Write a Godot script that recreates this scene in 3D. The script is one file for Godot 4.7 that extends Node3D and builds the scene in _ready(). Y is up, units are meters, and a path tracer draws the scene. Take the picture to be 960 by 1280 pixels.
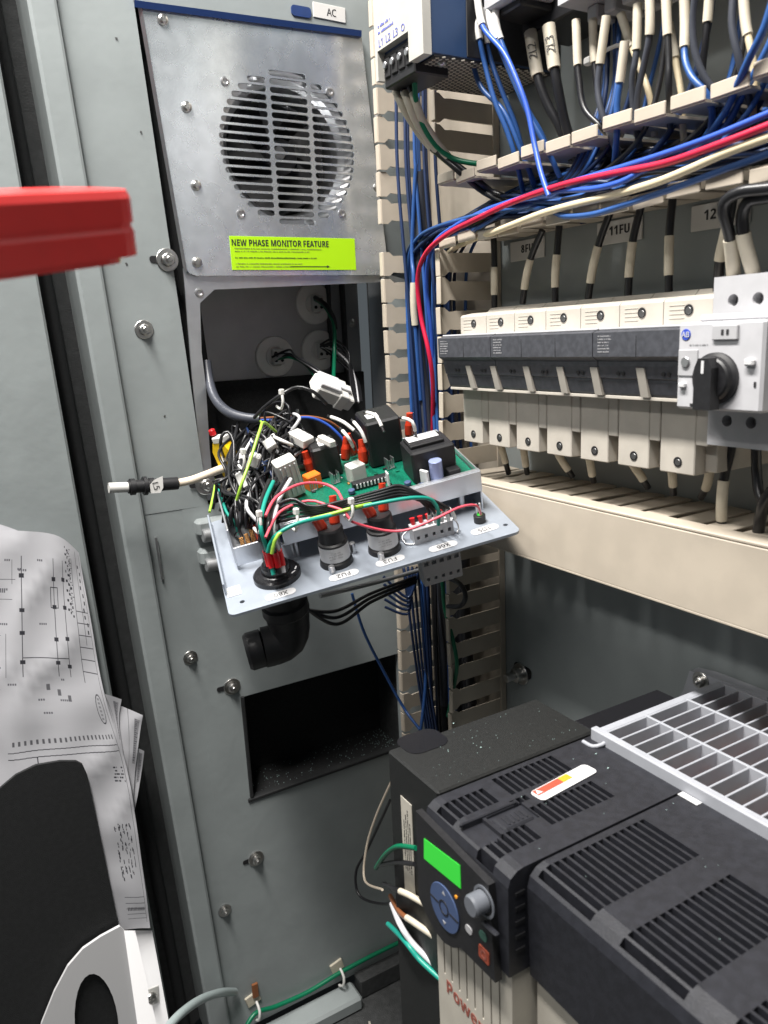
extends Node3D

var M := {}
var cache := {}
var names := {}
var rng := RandomNumberGenerator.new()
var font: SystemFont
var bold: SystemFont
var soft_noise: NoiseTexture2D
var fine_noise: NoiseTexture2D
var peel: NoiseTexture2D
var grain_bump: NoiseTexture2D

const WALL := Basis(Vector3(0, 0, -1), Vector3(0, 1, 0), Vector3(1, 0, 0))
const UPFACE := Basis(Vector3(1, 0, 0), Vector3(0, 0, -1), Vector3(0, 1, 0))


func _ready() -> void:
	rng.seed = 41
	view_and_light()
	make_materials()
	make_cabinet()
	make_door()
	make_fan_panel()
	make_ducts()
	make_fuse_row()
	make_breaker()
	make_top_devices()
	make_drive()
	make_module()
	make_wires()
	make_module_wires()
	make_small_things()


func view_and_light() -> void:
	var cam := Camera3D.new()
	cam.name = "camera"
	add_child(cam)
	cam.transform = Transform3D(Basis(Vector3(0.5033, -0.0469, -0.8628), Vector3(-0.1682, 0.9741, -0.1511), Vector3(0.8476, 0.2212, 0.4824)), Vector3(0.72, 0.75, 0.46))
	cam.near = 0.02
	cam.far = 30.0
	var at := CameraAttributesPhysical.new()
	at.frustum_focal_length = 18.086
	at.frustum_focus_distance = 0.66
	at.frustum_near = 0.02
	at.frustum_far = 30.0
	at.exposure_aperture = 9.0
	cam.attributes = at
	cam.fov = 67.12
	cam.current = true
	var e := Environment.new()
	e.background_mode = Environment.BG_COLOR
	e.background_color = Color(0.80, 0.85, 0.88)
	e.background_energy_multiplier = 0.14
	e.tonemap_mode = Environment.TONE_MAPPER_LINEAR
	e.tonemap_exposure = 1.0
	e.sdfgi_enabled = true
	e.ssao_enabled = true
	e.ssil_enabled = true
	var we := WorldEnvironment.new()
	we.name = "surroundings"
	we.environment = e
	add_child(we)
	# the ceiling strip light of the shop, above and in front of the open cabinet
	ceiling_light(Vector3(0.38, 1.76, 0.60), Vector2(0.9, 0.12), 5.3)
	# the next fixture of the row, farther out in the aisle
	ceiling_light(Vector3(0.50, 2.0, 1.9), Vector2(1.2, 0.2), 2.2)


func ceiling_light(at: Vector3, size: Vector2, energy: float) -> void:
	var l := AreaLight3D.new()
	l.name = "ceiling_light"
	l.area_size = size
	l.light_energy = energy
	l.light_color = Color(1.0, 0.985, 0.965)
	l.area_range = 8.0
	l.area_attenuation = 2.0
	l.shadow_enabled = true
	l.basis = Basis(Vector3(1, 0, 0), -PI / 2.0)
	l.position = at
	add_child(l, true)


# ---------------------------------------------------------------- helpers

func numbered(n: String) -> String:
	var k: int = names.get(n, 0)
	names[n] = k + 1
	return n if k == 0 else "%s_%03d" % [n, k]


func thing(called: String, label: String, category: String, group := "") -> Node3D:
	var o := Node3D.new()
	o.name = numbered(called)
	add_child(o)
	tag(o, label, category, group)
	return o


func tag(o: Node, label: String, category: String, group := "") -> void:
	o.set_meta("label", label)
	o.set_meta("category", category)
	if group:
		o.set_meta("group", group)


func structure(called: String) -> Node3D:
	var o := Node3D.new()
	o.name = called
	o.set_meta("kind", "structure")
	add_child(o)
	return o


func part(parent: Node, called: String, mesh: Mesh, m: Material, t := Transform3D()) -> MeshInstance3D:
	var o := MeshInstance3D.new()
	o.name = called
	o.mesh = mesh
	o.material_override = m
	o.transform = t
	parent.add_child(o, true)
	return o


func top(called: String, mesh: Mesh, m: Material, label: String, category: String, group := "", t := Transform3D()) -> MeshInstance3D:
	var o := MeshInstance3D.new()
	o.name = numbered(called)
	o.mesh = mesh
	o.material_override = m
	o.transform = t
	add_child(o)
	tag(o, label, category, group)
	return o


func at(p: Vector3, b := Basis()) -> Transform3D:
	return Transform3D(b, p)


func tri(st: SurfaceTool, a: Vector3, b: Vector3, c: Vector3, n: Vector3) -> void:
	st.set_normal(n)
	if (b - a).cross(c - a).dot(n) > 0.0:
		var s := b
		b = c
		c = s
	st.add_vertex(a)
	st.add_vertex(b)
	st.add_vertex(c)


func quad(st: SurfaceTool, a: Vector3, b: Vector3, c: Vector3, d: Vector3, n: Vector3) -> void:
	tri(st, a, b, c, n)
	tri(st, a, c, d, n)


func begin() -> SurfaceTool:
	var st := SurfaceTool.new()
	st.begin(Mesh.PRIMITIVE_TRIANGLES)
	return st


# a box with chamfered edges, centred
func add_box(st: SurfaceTool, s: Vector3, bev: float, t := Transform3D()) -> void:
	var h := s / 2.0
	bev = minf(bev, minf(h.x, minf(h.y, h.z)) * 0.9)
	var f := func(ax: int, sg: Vector3) -> Vector3:
		var p := Vector3((h.x - bev) * sg.x, (h.y - bev) * sg.y, (h.z - bev) * sg.z)
		p[ax] = h[ax] * sg[ax]
		return t * p
	for ax in 3:
		var b := (ax + 1) % 3
		var c := (ax + 2) % 3
		for s0 in [-1.0, 1.0]:
			var q := []
			for k in [[-1.0, -1.0], [1.0, -1.0], [1.0, 1.0], [-1.0, 1.0]]:
				var sg := Vector3()
				sg[ax] = s0
				sg[b] = k[0]
				sg[c] = k[1]
				q.append(f.call(ax, sg))
			var n := Vector3()
			n[ax] = s0
			quad(st, q[0], q[1], q[2], q[3], (t.basis * n).normalized())
		if bev > 0.0:
			for s1 in [-1.0, 1.0]:
				for s2 in [-1.0, 1.0]:
					var g := Vector3()
					g[b] = s1
					g[c] = s2
					var lo := g
					var hi := g
					lo[ax] = -1.0
					hi[ax] = 1.0
					quad(st, f.call(b, lo), f.call(b, hi), f.call(c, hi), f.call(c, lo), (t.basis * g).normalized())
	if bev > 0.0:
		for sx in [-1.0, 1.0]:
			for sy in [-1.0, 1.0]:
				for sz in [-1.0, 1.0]:
					var g2 := Vector3(sx, sy, sz)
					tri(st, f.call(0, g2), f.call(1, g2), f.call(2, g2), (t.basis * g2).normalized())


func box(s: Vector3, bev := 0.0006) -> Mesh:
	var key := "b%s %s" % [s.snapped(Vector3.ONE * 1e-5), bev]
	if not cache.has(key):
		var st := begin()
		add_box(st, s, bev)
		cache[key] = st.commit()
	return cache[key]


func bar(parent: Node, called: String, lo: Vector3, hi: Vector3, m: Material, bev := 0.0006) -> MeshInstance3D:
	return part(parent, called, box((hi - lo).abs(), bev), m, at((lo + hi) / 2.0))


# profile of (radius, height) points turned round y
func add_lathe(st: SurfaceTool, prof: Array, seg := 20, t := Transform3D()) -> void:
	for i in prof.size() - 1:
		var a: Vector2 = prof[i]
		var b: Vector2 = prof[i + 1]
		var d := b - a
		var nn := Vector2(d.y, -d.x).normalized()
		for k in seg:
			var a0 := TAU * k / seg
			var a1 := TAU * (k + 1) / seg
			var c0 := Vector3(cos(a0), 0, sin(a0))
			var c1 := Vector3(cos(a1), 0, sin(a1))
			var p := [c0 * a.x + Vector3.UP * a.y, c1 * a.x + Vector3.UP * a.y, c1 * b.x + Vector3.UP * b.y, c0 * b.x + Vector3.UP * b.y]
			var n0 := (t.basis * (c0 * nn.x + Vector3.UP * nn.y)).normalized()
			var n1 := (t.basis * (c1 * nn.x + Vector3.UP * nn.y)).normalized()
			var fl := (n0 + n1).normalized()
			for tr in [[0, 1, 2], [0, 2, 3]]:
				var w := []
				var ns := []
				for j in tr:
					w.append(t * (p[j] as Vector3))
					ns.append(n1 if j in [1, 2] else n0)
				if (w[1] - w[0]).cross(w[2] - w[0]).length() < 1e-12:
					continue
				var order := [0, 1, 2]
				if (w[1] - w[0]).cross(w[2] - w[0]).dot(fl) > 0.0:
					order = [0, 2, 1]
				for j in order:
					st.set_normal(ns[j])
					st.add_vertex(w[j])


func lathe(prof: Array, seg := 20) -> Mesh:
	var key := "l%s %d" % [str(prof), seg]
	if not cache.has(key):
		var st := begin()
		add_lathe(st, prof, seg)
		cache[key] = st.commit()
	return cache[key]


func cyl(r: float, h: float, seg := 20, bev := 0.0004) -> Mesh:
	return lathe([Vector2(0, 0), Vector2(r - bev, 0), Vector2(r, bev), Vector2(r, h - bev), Vector2(r - bev, h), Vector2(0, h)], seg)


# a flat outline (x, y) given thickness along z from 0 to d
func add_prism(st: SurfaceTool, poly: PackedVector2Array, d: float, t := Transform3D()) -> void:
	var idx := Geometry2D.triangulate_polygon(poly)
	var cw := Geometry2D.is_polygon_clockwise(poly)
	for i in range(0, idx.size(), 3):
		var v := []
		for j in 3:
			v.append(poly[idx[i + j]])
		for z in [0.0, d]:
			tri(st, t * Vector3(v[0].x, v[0].y, z), t * Vector3(v[1].x, v[1].y, z), t * Vector3(v[2].x, v[2].y, z), (t.basis * Vector3(0, 0, 1.0 if (z > 0.0) == (d > 0.0) else -1.0) * signf(d) * signf(d)).normalized())
	for i in poly.size():
		var a := poly[i]
		var b := poly[(i + 1) % poly.size()]
		var e := (b - a).normalized()
		var n := Vector2(e.y, -e.x)
		if cw:
			n = -n
		quad(st, t * Vector3(a.x, a.y, 0), t * Vector3(b.x, b.y, 0), t * Vector3(b.x, b.y, d), t * Vector3(a.x, a.y, d), (t.basis * Vector3(n.x, n.y, 0)).normalized())


func prism(poly: PackedVector2Array, d: float) -> Mesh:
	var st := begin()
	add_prism(st, poly, d)
	return st.commit()


func rounded(w: float, h: float, r: float, seg := 5) -> PackedVector2Array:
	var p := PackedVector2Array()
	for k in 4:
		var c: Vector2 = Vector2(w / 2.0 - r, h / 2.0 - r) * [Vector2(1, 1), Vector2(-1, 1), Vector2(-1, -1), Vector2(1, -1)][k]
		for j in seg + 1:
			var a := PI / 2.0 * (k + float(j) / seg)
			p.append(c + Vector2(cos(a), sin(a)) * r)
	return p


# a smooth line through points
func smooth_line(pts: Array, step := 0.004) -> PackedVector3Array:
	var out := PackedVector3Array()
	for i in pts.size() - 1:
		var p0: Vector3 = pts[maxi(i - 1, 0)]
		var p1: Vector3 = pts[i]
		var p2: Vector3 = pts[i + 1]
		var p3: Vector3 = pts[mini(i + 2, pts.size() - 1)]
		var n := maxi(2, mini(14, int(p1.distance_to(p2) / step)))
		for k in n:
			var u := float(k) / n
			out.append(p1.cubic_interpolate(p2, p0, p3, u))
	out.append(pts[-1])
	return out


func add_tube(st: SurfaceTool, line: PackedVector3Array, r: float, seg := 8, caps := true) -> void:
	var up := Vector3.UP
	var rings := []
	for i in line.size():
		var d := (line[mini(i + 1, line.size() - 1)] - line[maxi(i - 1, 0)]).normalized()
		if absf(d.dot(up)) > 0.95 and i == 0:
			up = Vector3.RIGHT
		var s := d.cross(up).normalized()
		up = s.cross(d).normalized()
		var ring := []
		for k in seg:
			var a := TAU * k / seg
			ring.append(s * cos(a) + up * sin(a))
		rings.append(ring)
	for i in line.size() - 1:
		for k in seg:
			var k1 := (k + 1) % seg
			var n := [rings[i][k], rings[i][k1], rings[i + 1][k1], rings[i + 1][k]]
			var v := [line[i] + n[0] * r, line[i] + n[1] * r, line[i + 1] + n[2] * r, line[i + 1] + n[3] * r]
			for tr in [[0, 1, 2], [0, 2, 3]]:
				var o: Array = tr
				if (v[tr[1]] - v[tr[0]]).cross(v[tr[2]] - v[tr[0]]).dot(n[0] + n[2]) > 0.0:
					o = [tr[0], tr[2], tr[1]]
				for j in o:
					st.set_normal(n[j])
					st.add_vertex(v[j])
	if caps:
		for e in [0, line.size() - 1]:
			var d2 := (line[e] - line[1 if e == 0 else e - 1]).normalized()
			for k in seg - 2:
				tri(st, line[e] + rings[e][0] * r, line[e] + rings[e][k + 1] * r, line[e] + rings[e][k + 2] * r, d2)


func tube(pts: Array, r: float, seg := 8) -> Mesh:
	var st := begin()
	add_tube(st, smooth_line(pts), r, seg)
	return st.commit()


func cut(line: PackedVector3Array, a: float, b: float) -> PackedVector3Array:
	var out := PackedVector3Array()
	var n := line.size() - 1
	var at0 := func(u: float) -> Vector3:
		var f := clampf(u, 0.0, 1.0) * n
		var i := mini(int(f), n - 1)
		return line[i].lerp(line[i + 1], f - i)
	out.append(at0.call(a))
	for i in line.size():
		if float(i) / n > a + 0.005 and float(i) / n < b - 0.005:
			out.append(line[i])
	out.append(at0.call(b))
	return out


# one wire: the insulated run, and the printed sleeves on it as parts (start, end along it)
func wire(pts: Array, r: float, m: Material, label: String, group := "", sleeves := [], called := "wire", sleeve_mat: Material = null, sides := 8) -> Node3D:
	var line := smooth_line(pts)
	var st := begin()
	add_tube(st, line, r, sides)
	if sleeves.is_empty():
		return top(called, st.commit(), m, label, "wire", group)
	var o := thing(called, label, "wire", group)
	part(o, "insulation", st.commit(), m)
	for s in sleeves:
		var st2 := begin()
		add_tube(st2, cut(line, s[0], s[1]), r * (1.36 if s.size() < 3 else s[2]), 10)
		part(o, "marker_sleeve", st2.commit(), sleeve_mat if sleeve_mat else M.sleeve)
	return o


func text(parent: Node, s: String, h: float, m: Material, t: Transform3D, called := "lettering", heavy := false, squeeze := 1.0) -> MeshInstance3D:
	var key := "t%s %s %s" % [s, h, heavy]
	if not cache.has(key):
		var tm := TextMesh.new()
		tm.text = s
		tm.font = bold if heavy else font
		tm.font_size = 40
		tm.pixel_size = h / 29.0
		tm.depth = 0.0002
		tm.curve_step = 1.5
		cache[key] = tm
	return part(parent, called, cache[key], m, t * Transform3D(Basis.from_scale(Vector3(squeeze, 1, 1)), Vector3.ZERO))


# illegible small print: rows of short dashes
func print_rows(parent: Node, w: float, h: float, rows: int, m: Material, t: Transform3D, fill := 0.5, called := "small_print") -> void:
	var st := begin()
	var rh := h / rows
	for i in rows:
		var x := -w / 2.0
		var y := h / 2.0 - (i + 0.5) * rh
		var stop := w / 2.0 * rng.randf_range(0.55, 1.0)
		while x < stop:
			var l := minf(rng.randf_range(0.12, 0.36) * rh, stop - x)
			var tall := rng.randf_range(0.55, 1.0) * rh * fill
			if l > rh * 0.05:
				add_box(st, Vector3(l, tall, 0.0002), 0.0, at(Vector3(x + l / 2.0, y + (tall - rh * fill) * 0.5, 0)))
			x += l + rh * (0.12 if rng.randf() > 0.2 else 0.42)
	part(parent, called, st.commit(), m, t)


func screw_mesh(r: float) -> Mesh:
	var st := begin()
	var prof := [Vector2(r, 0), Vector2(r, r * 0.25), Vector2(r * 0.86, r * 0.55), Vector2(r * 0.5, r * 0.72), Vector2(0, r * 0.76)]
	add_lathe(st, prof, 18)
	add_box(st, Vector3(r * 1.1, r * 0.06, r * 0.2), 0.0, at(Vector3(0, r * 0.76, 0)))
	add_box(st, Vector3(r * 0.2, r * 0.06, r * 1.1), 0.0, at(Vector3(0, r * 0.764, 0)))
	return st.commit()


func bolt_mesh(r: float) -> Mesh:
	var st := begin()
	add_lathe(st, [Vector2(r * 1.55, 0), Vector2(r * 1.6, r * 0.12), Vector2(r * 1.5, r * 0.2), Vector2(r * 0.95, r * 0.22)], 22)
	add_lathe(st, [Vector2(r, r * 0.2), Vector2(r, r * 0.85), Vector2(r * 0.8, r * 1.02), Vector2(r * 0.45, r * 1.04)], 6)
	add_lathe(st, [Vector2(r * 0.45, r * 1.0), Vector2(r * 0.45, r * 1.5), Vector2(r * 0.35, r * 1.6), Vector2(0, r * 1.62)], 14)
	return st.commit()


func cut_shape(called: String, parent: Node, m: Material) -> CSGCombiner3D:
	var c := CSGCombiner3D.new()
	c.name = called
	c.material_override = m
	parent.add_child(c, true)
	return c


func csg_box(c: Node, s: Vector3, p: Vector3, hole := false, b := Basis()) -> void:
	var o := CSGBox3D.new()
	o.size = s
	o.transform = Transform3D(b, p)
	o.operation = CSGShape3D.OPERATION_SUBTRACTION if hole else CSGShape3D.OPERATION_UNION
	c.add_child(o, true)


func csg_poly(c: Node, poly: PackedVector2Array, d: float, t: Transform3D, hole := false) -> void:
	var o := CSGPolygon3D.new()
	o.polygon = poly
	o.depth = d
	o.transform = t
	o.operation = CSGShape3D.OPERATION_SUBTRACTION if hole else CSGShape3D.OPERATION_UNION
	c.add_child(o, true)


func csg_cyl(c: Node, r: float, h: float, t: Transform3D, hole := false) -> void:
	var o := CSGCylinder3D.new()
	o.radius = r
	o.height = h
	o.sides = 32
	o.transform = t
	o.operation = CSGShape3D.OPERATION_SUBTRACTION if hole else CSGShape3D.OPERATION_UNION
	c.add_child(o, true)


# ---------------------------------------------------------------- materials

func noise_tex(freq: float, octaves: int, lo: float, hi: float, bump := false, strength := 2.0, size := 512) -> NoiseTexture2D:
	var n := FastNoiseLite.new()
	n.noise_type = FastNoiseLite.TYPE_SIMPLEX_SMOOTH
	n.frequency = freq
	n.fractal_octaves = octaves
	n.seed = int(freq * 1000.0) + octaves
	var t := NoiseTexture2D.new()
	t.width = size
	t.height = size
	t.seamless = true
	t.noise = n
	if bump:
		t.as_normal_map = true
		t.bump_strength = strength
	else:
		var g := Gradient.new()
		g.offsets = PackedFloat32Array([0.25, 0.75])
		g.colors = PackedColorArray([Color(lo, lo, lo), Color(hi, hi, hi)])
		t.color_ramp = g
	return t


func mat(called: String, r: float, g: float, b: float, rough := 0.5, metal := 0.0, grain: Texture2D = null, scale := 8.0, bump: Texture2D = null, bump_scale := 0.3) -> StandardMaterial3D:
	var m := StandardMaterial3D.new()
	m.resource_name = called
	m.albedo_color = Color(r, g, b).linear_to_srgb()
	m.roughness = rough
	m.metallic = metal
	if grain or bump:
		m.uv1_triplanar = true
		m.uv1_world_triplanar = true
		m.uv1_scale = Vector3.ONE * scale
	if grain:
		m.albedo_texture = grain
	if bump:
		m.normal_enabled = true
		m.normal_texture = bump
		m.normal_scale = bump_scale
	M[called] = m
	return m


func make_materials() -> void:
	font = SystemFont.new()
	font.font_names = PackedStringArray(["Droid Sans"])
	bold = SystemFont.new()
	bold.font_names = PackedStringArray(["Droid Sans"])
	bold.font_weight = 700
	soft_noise = noise_tex(0.010, 5, 0.965, 1.0)
	fine_noise = noise_tex(0.03, 4, 0.86, 1.0)
	peel = noise_tex(0.05, 3, 0, 1, true, 1.2)
	grain_bump = noise_tex(0.16, 2, 0, 1, true, 2.5)
	var smudge := noise_tex(0.012, 5, 0.86, 1.0)
	# painted steel of the enclosure
	mat("paint", 0.275, 0.303, 0.305, 0.42, 0.0, soft_noise, 3.0, peel, 0.12)
	mat("jamb", 0.045, 0.047, 0.048, 0.6, 0.0, fine_noise, 6.0, grain_bump, 0.4)
	mat("rubber", 0.012, 0.013, 0.014, 0.75, 0.0, fine_noise, 10.0, grain_bump, 0.5)
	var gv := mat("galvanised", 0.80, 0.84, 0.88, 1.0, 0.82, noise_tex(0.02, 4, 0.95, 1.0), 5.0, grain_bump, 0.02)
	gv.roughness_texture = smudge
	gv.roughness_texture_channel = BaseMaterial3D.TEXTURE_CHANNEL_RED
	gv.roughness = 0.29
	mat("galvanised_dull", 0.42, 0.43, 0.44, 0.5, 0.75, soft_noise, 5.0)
	mat("aluminium", 0.72, 0.74, 0.78, 0.36, 0.9, soft_noise, 9.0, grain_bump, 0.06)
	mat("steel", 0.58, 0.57, 0.55, 0.3, 1.0)
	mat("plate_paint", 0.36, 0.40, 0.46, 0.36, 0.35, soft_noise, 7.0, peel, 0.08)
	mat("insulation_foam", 0.02, 0.021, 0.022, 0.9, 0.0, fine_noise, 12.0, grain_bump, 0.8)
	mat("grommet", 0.74, 0.73, 0.70, 0.45, 0.0, soft_noise, 9.0)
	mat("blue_film", 0.014, 0.04, 0.15, 0.4, 0.0, soft_noise, 12.0)
	# plastics
	mat("duct", 0.50, 0.44, 0.36, 0.45, 0.0, soft_noise, 5.0, peel, 0.05)
	mat("fuse_cream", 0.49, 0.455, 0.40, 0.42, 0.0, soft_noise, 9.0)
	mat("fuse_handle", 0.07, 0.073, 0.085, 0.42, 0.0, fine_noise, 10.0, grain_bump, 0.05)
	mat("breaker_grey", 0.43, 0.43, 0.445, 0.42, 0.0, soft_noise, 9.0)
	mat("breaker_front", 0.50, 0.50, 0.52, 0.38, 0.0, soft_noise, 9.0)
	mat("black_gloss", 0.012, 0.012, 0.014, 0.22)
	mat("black", 0.014, 0.014, 0.016, 0.45, 0.0, fine_noise, 14.0)
	mat("hole_black", 0.006, 0.006, 0.007, 0.8)
	mat("drive_black", 0.019, 0.020, 0.026, 0.46, 0.0, fine_noise, 9.0, grain_bump, 0.12)
	mat("filter_black", 0.009, 0.010, 0.010, 0.55, 0.0, fine_noise, 16.0, grain_bump, 0.5)
	mat("cage_grey", 0.37, 0.383, 0.42, 0.45, 0.0, soft_noise, 9.0)
	mat("drive_grey", 0.47, 0.44, 0.38, 0.5, 0.0, soft_noise, 9.0)
	mat("supply_grey", 0.47, 0.46, 0.42, 0.45, 0.0, soft_noise, 7.0)
	mat("supply_blue", 0.018, 0.05, 0.13, 0.5, 0.0, soft_noise, 7.0)
	mat("print_blue", 0.12, 0.14, 0.45, 0.6)
	mat("print_black", 0.02, 0.02, 0.022, 0.6)
	mat("print_grey", 0.35, 0.35, 0.36, 0.6)
	mat("print_faint", 0.22, 0.28, 0.05, 0.6)
	mat("print_red", 0.26, 0.075, 0.055, 0.6)
	mat("white", 0.60, 0.60, 0.61, 0.5)
	mat("nylon", 0.60, 0.595, 0.57, 0.4)
	mat("lime", 0.42, 0.76, 0.0, 0.55)
	mat("logo_blue", 0.03, 0.07, 0.45, 0.5)
	mat("pad_blue", 0.05, 0.08, 0.17, 0.5)
	mat("knob_grey", 0.13, 0.14, 0.16, 0.35)
	mat("stop_red", 0.30, 0.06, 0.03, 0.5)
	mat("start_green", 0.05, 0.13, 0.10, 0.5)
	mat("tool_red", 0.88, 0.028, 0.026, 0.3, 0.0, soft_noise, 12.0, peel, 0.05)
	mat("warn_red", 0.72, 0.07, 0.04, 0.5)
	mat("warn_orange", 0.85, 0.32, 0.02, 0.5)
	mat("sleeve", 0.56, 0.51, 0.41, 0.5, 0.0, soft_noise, 20.0)
	mat("sleeve_white", 0.62, 0.61, 0.59, 0.5)
	# wires
	mat("w_blue", 0.026, 0.088, 0.28, 0.36, 0.0, soft_noise, 12.0)
	mat("w_bright", 0.03, 0.095, 0.46, 0.36, 0.0, soft_noise, 12.0)
	mat("w_navy", 0.012, 0.028, 0.085, 0.4, 0.0, soft_noise, 12.0)
	mat("w_black", 0.013, 0.013, 0.015, 0.33)
	mat("w_grey", 0.05, 0.055, 0.07, 0.4)
	mat("w_red", 0.50, 0.012, 0.05, 0.36)
	mat("w_cream", 0.66, 0.56, 0.38, 0.4)
	mat("w_beige", 0.70, 0.60, 0.48, 0.42)
	mat("w_green", 0.0, 0.14, 0.065, 0.36)
	mat("w_teal", 0.01, 0.26, 0.20, 0.36)
	mat("w_yellow_green", 0.32, 0.55, 0.06, 0.38)
	mat("w_pink", 0.72, 0.09, 0.13, 0.38)
	mat("w_brown", 0.22, 0.08, 0.03, 0.4)
	mat("w_white", 0.58, 0.58, 0.60, 0.36)
	mat("hose", 0.33, 0.39, 0.39, 0.3)
	# board
	mat("board_green", 0.005, 0.17, 0.10, 0.33, 0.0, noise_tex(0.05, 3, 0.7, 1.0), 20.0)
	mat("term_red", 0.50, 0.04, 0.015, 0.3)
	mat("ferrule_red", 0.55, 0.01, 0.015, 0.35)
	mat("orange", 0.85, 0.16, 0.01, 0.45)
	mat("yellow", 0.85, 0.56, 0.01, 0.4)
	mat("copper", 0.55, 0.28, 0.10, 0.35, 0.7)
	mat("tin", 0.55, 0.55, 0.56, 0.3, 0.9)
	mat("capacitor", 0.28, 0.33, 0.55, 0.35, 0.2)
	mat("clear_plastic", 0.55, 0.62, 0.55, 0.2)
	mat("led_green", 0.02, 0.35, 0.03, 0.3)
	var sc := mat("screen_green", 0.04, 0.5, 0.05, 0.35)
	sc.emission_enabled = true
	sc.emission = Color(0.10, 0.78, 0.12)
	sc.emission_energy_multiplier = 0.34
	mat("screw_dark", 0.16, 0.16, 0.16, 0.4, 0.8)
	mat("dust", 0.40, 0.55, 0.53, 0.9)


# ---------------------------------------------------------------- the cabinet

func loft(a: Array, b: Array) -> Mesh:
	var st := begin()
	var mid := Vector3.ZERO
	for p in a + b:
		mid += p
	mid /= a.size() * 2
	for i in a.size():
		var j := (i + 1) % a.size()
		var n: Vector3 = (a[j] - a[i]).cross(b[i] - a[i]).normalized()
		if n.dot((a[i] + b[j]) / 2.0 - mid) < 0.0:
			n = -n
		quad(st, a[i], a[j], b[j], b[i], n)
	for e in [a, b]:
		var n2: Vector3 = (a[0] - b[0]).normalized() * (1.0 if e == a else -1.0)
		for i in e.size() - 2:
			tri(st, e[0], e[i + 1], e[i + 2], n2)
	return st.commit()


# an upright profile of (x, z) points whose z leans with height
func upright(prof: Array, y0: float, y1: float, lean: float) -> Mesh:
	var a := []
	var b := []
	for p in prof:
		a.append(Vector3(p.x, y0, p.y + lean * y0))
		b.append(Vector3(p.x, y1, p.y + lean * y1))
	return loft(a, b)


func wall_bolt(parent: Node, p: Vector3, r: float, slot := 0.0) -> void:
	part(parent, "bolt", bolt_mesh(r), M.steel, at(p, Basis(Vector3(0, 0, 1), -PI / 2.0)))
	if slot > 0.0:
		part(parent, "slot", prism(rounded(slot, r * 0.9, r * 0.4), 0.0003), M.hole_black, at(p + Vector3(0.0002, 0.0005, slot * 0.5 + r * 0.9), WALL))


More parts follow.
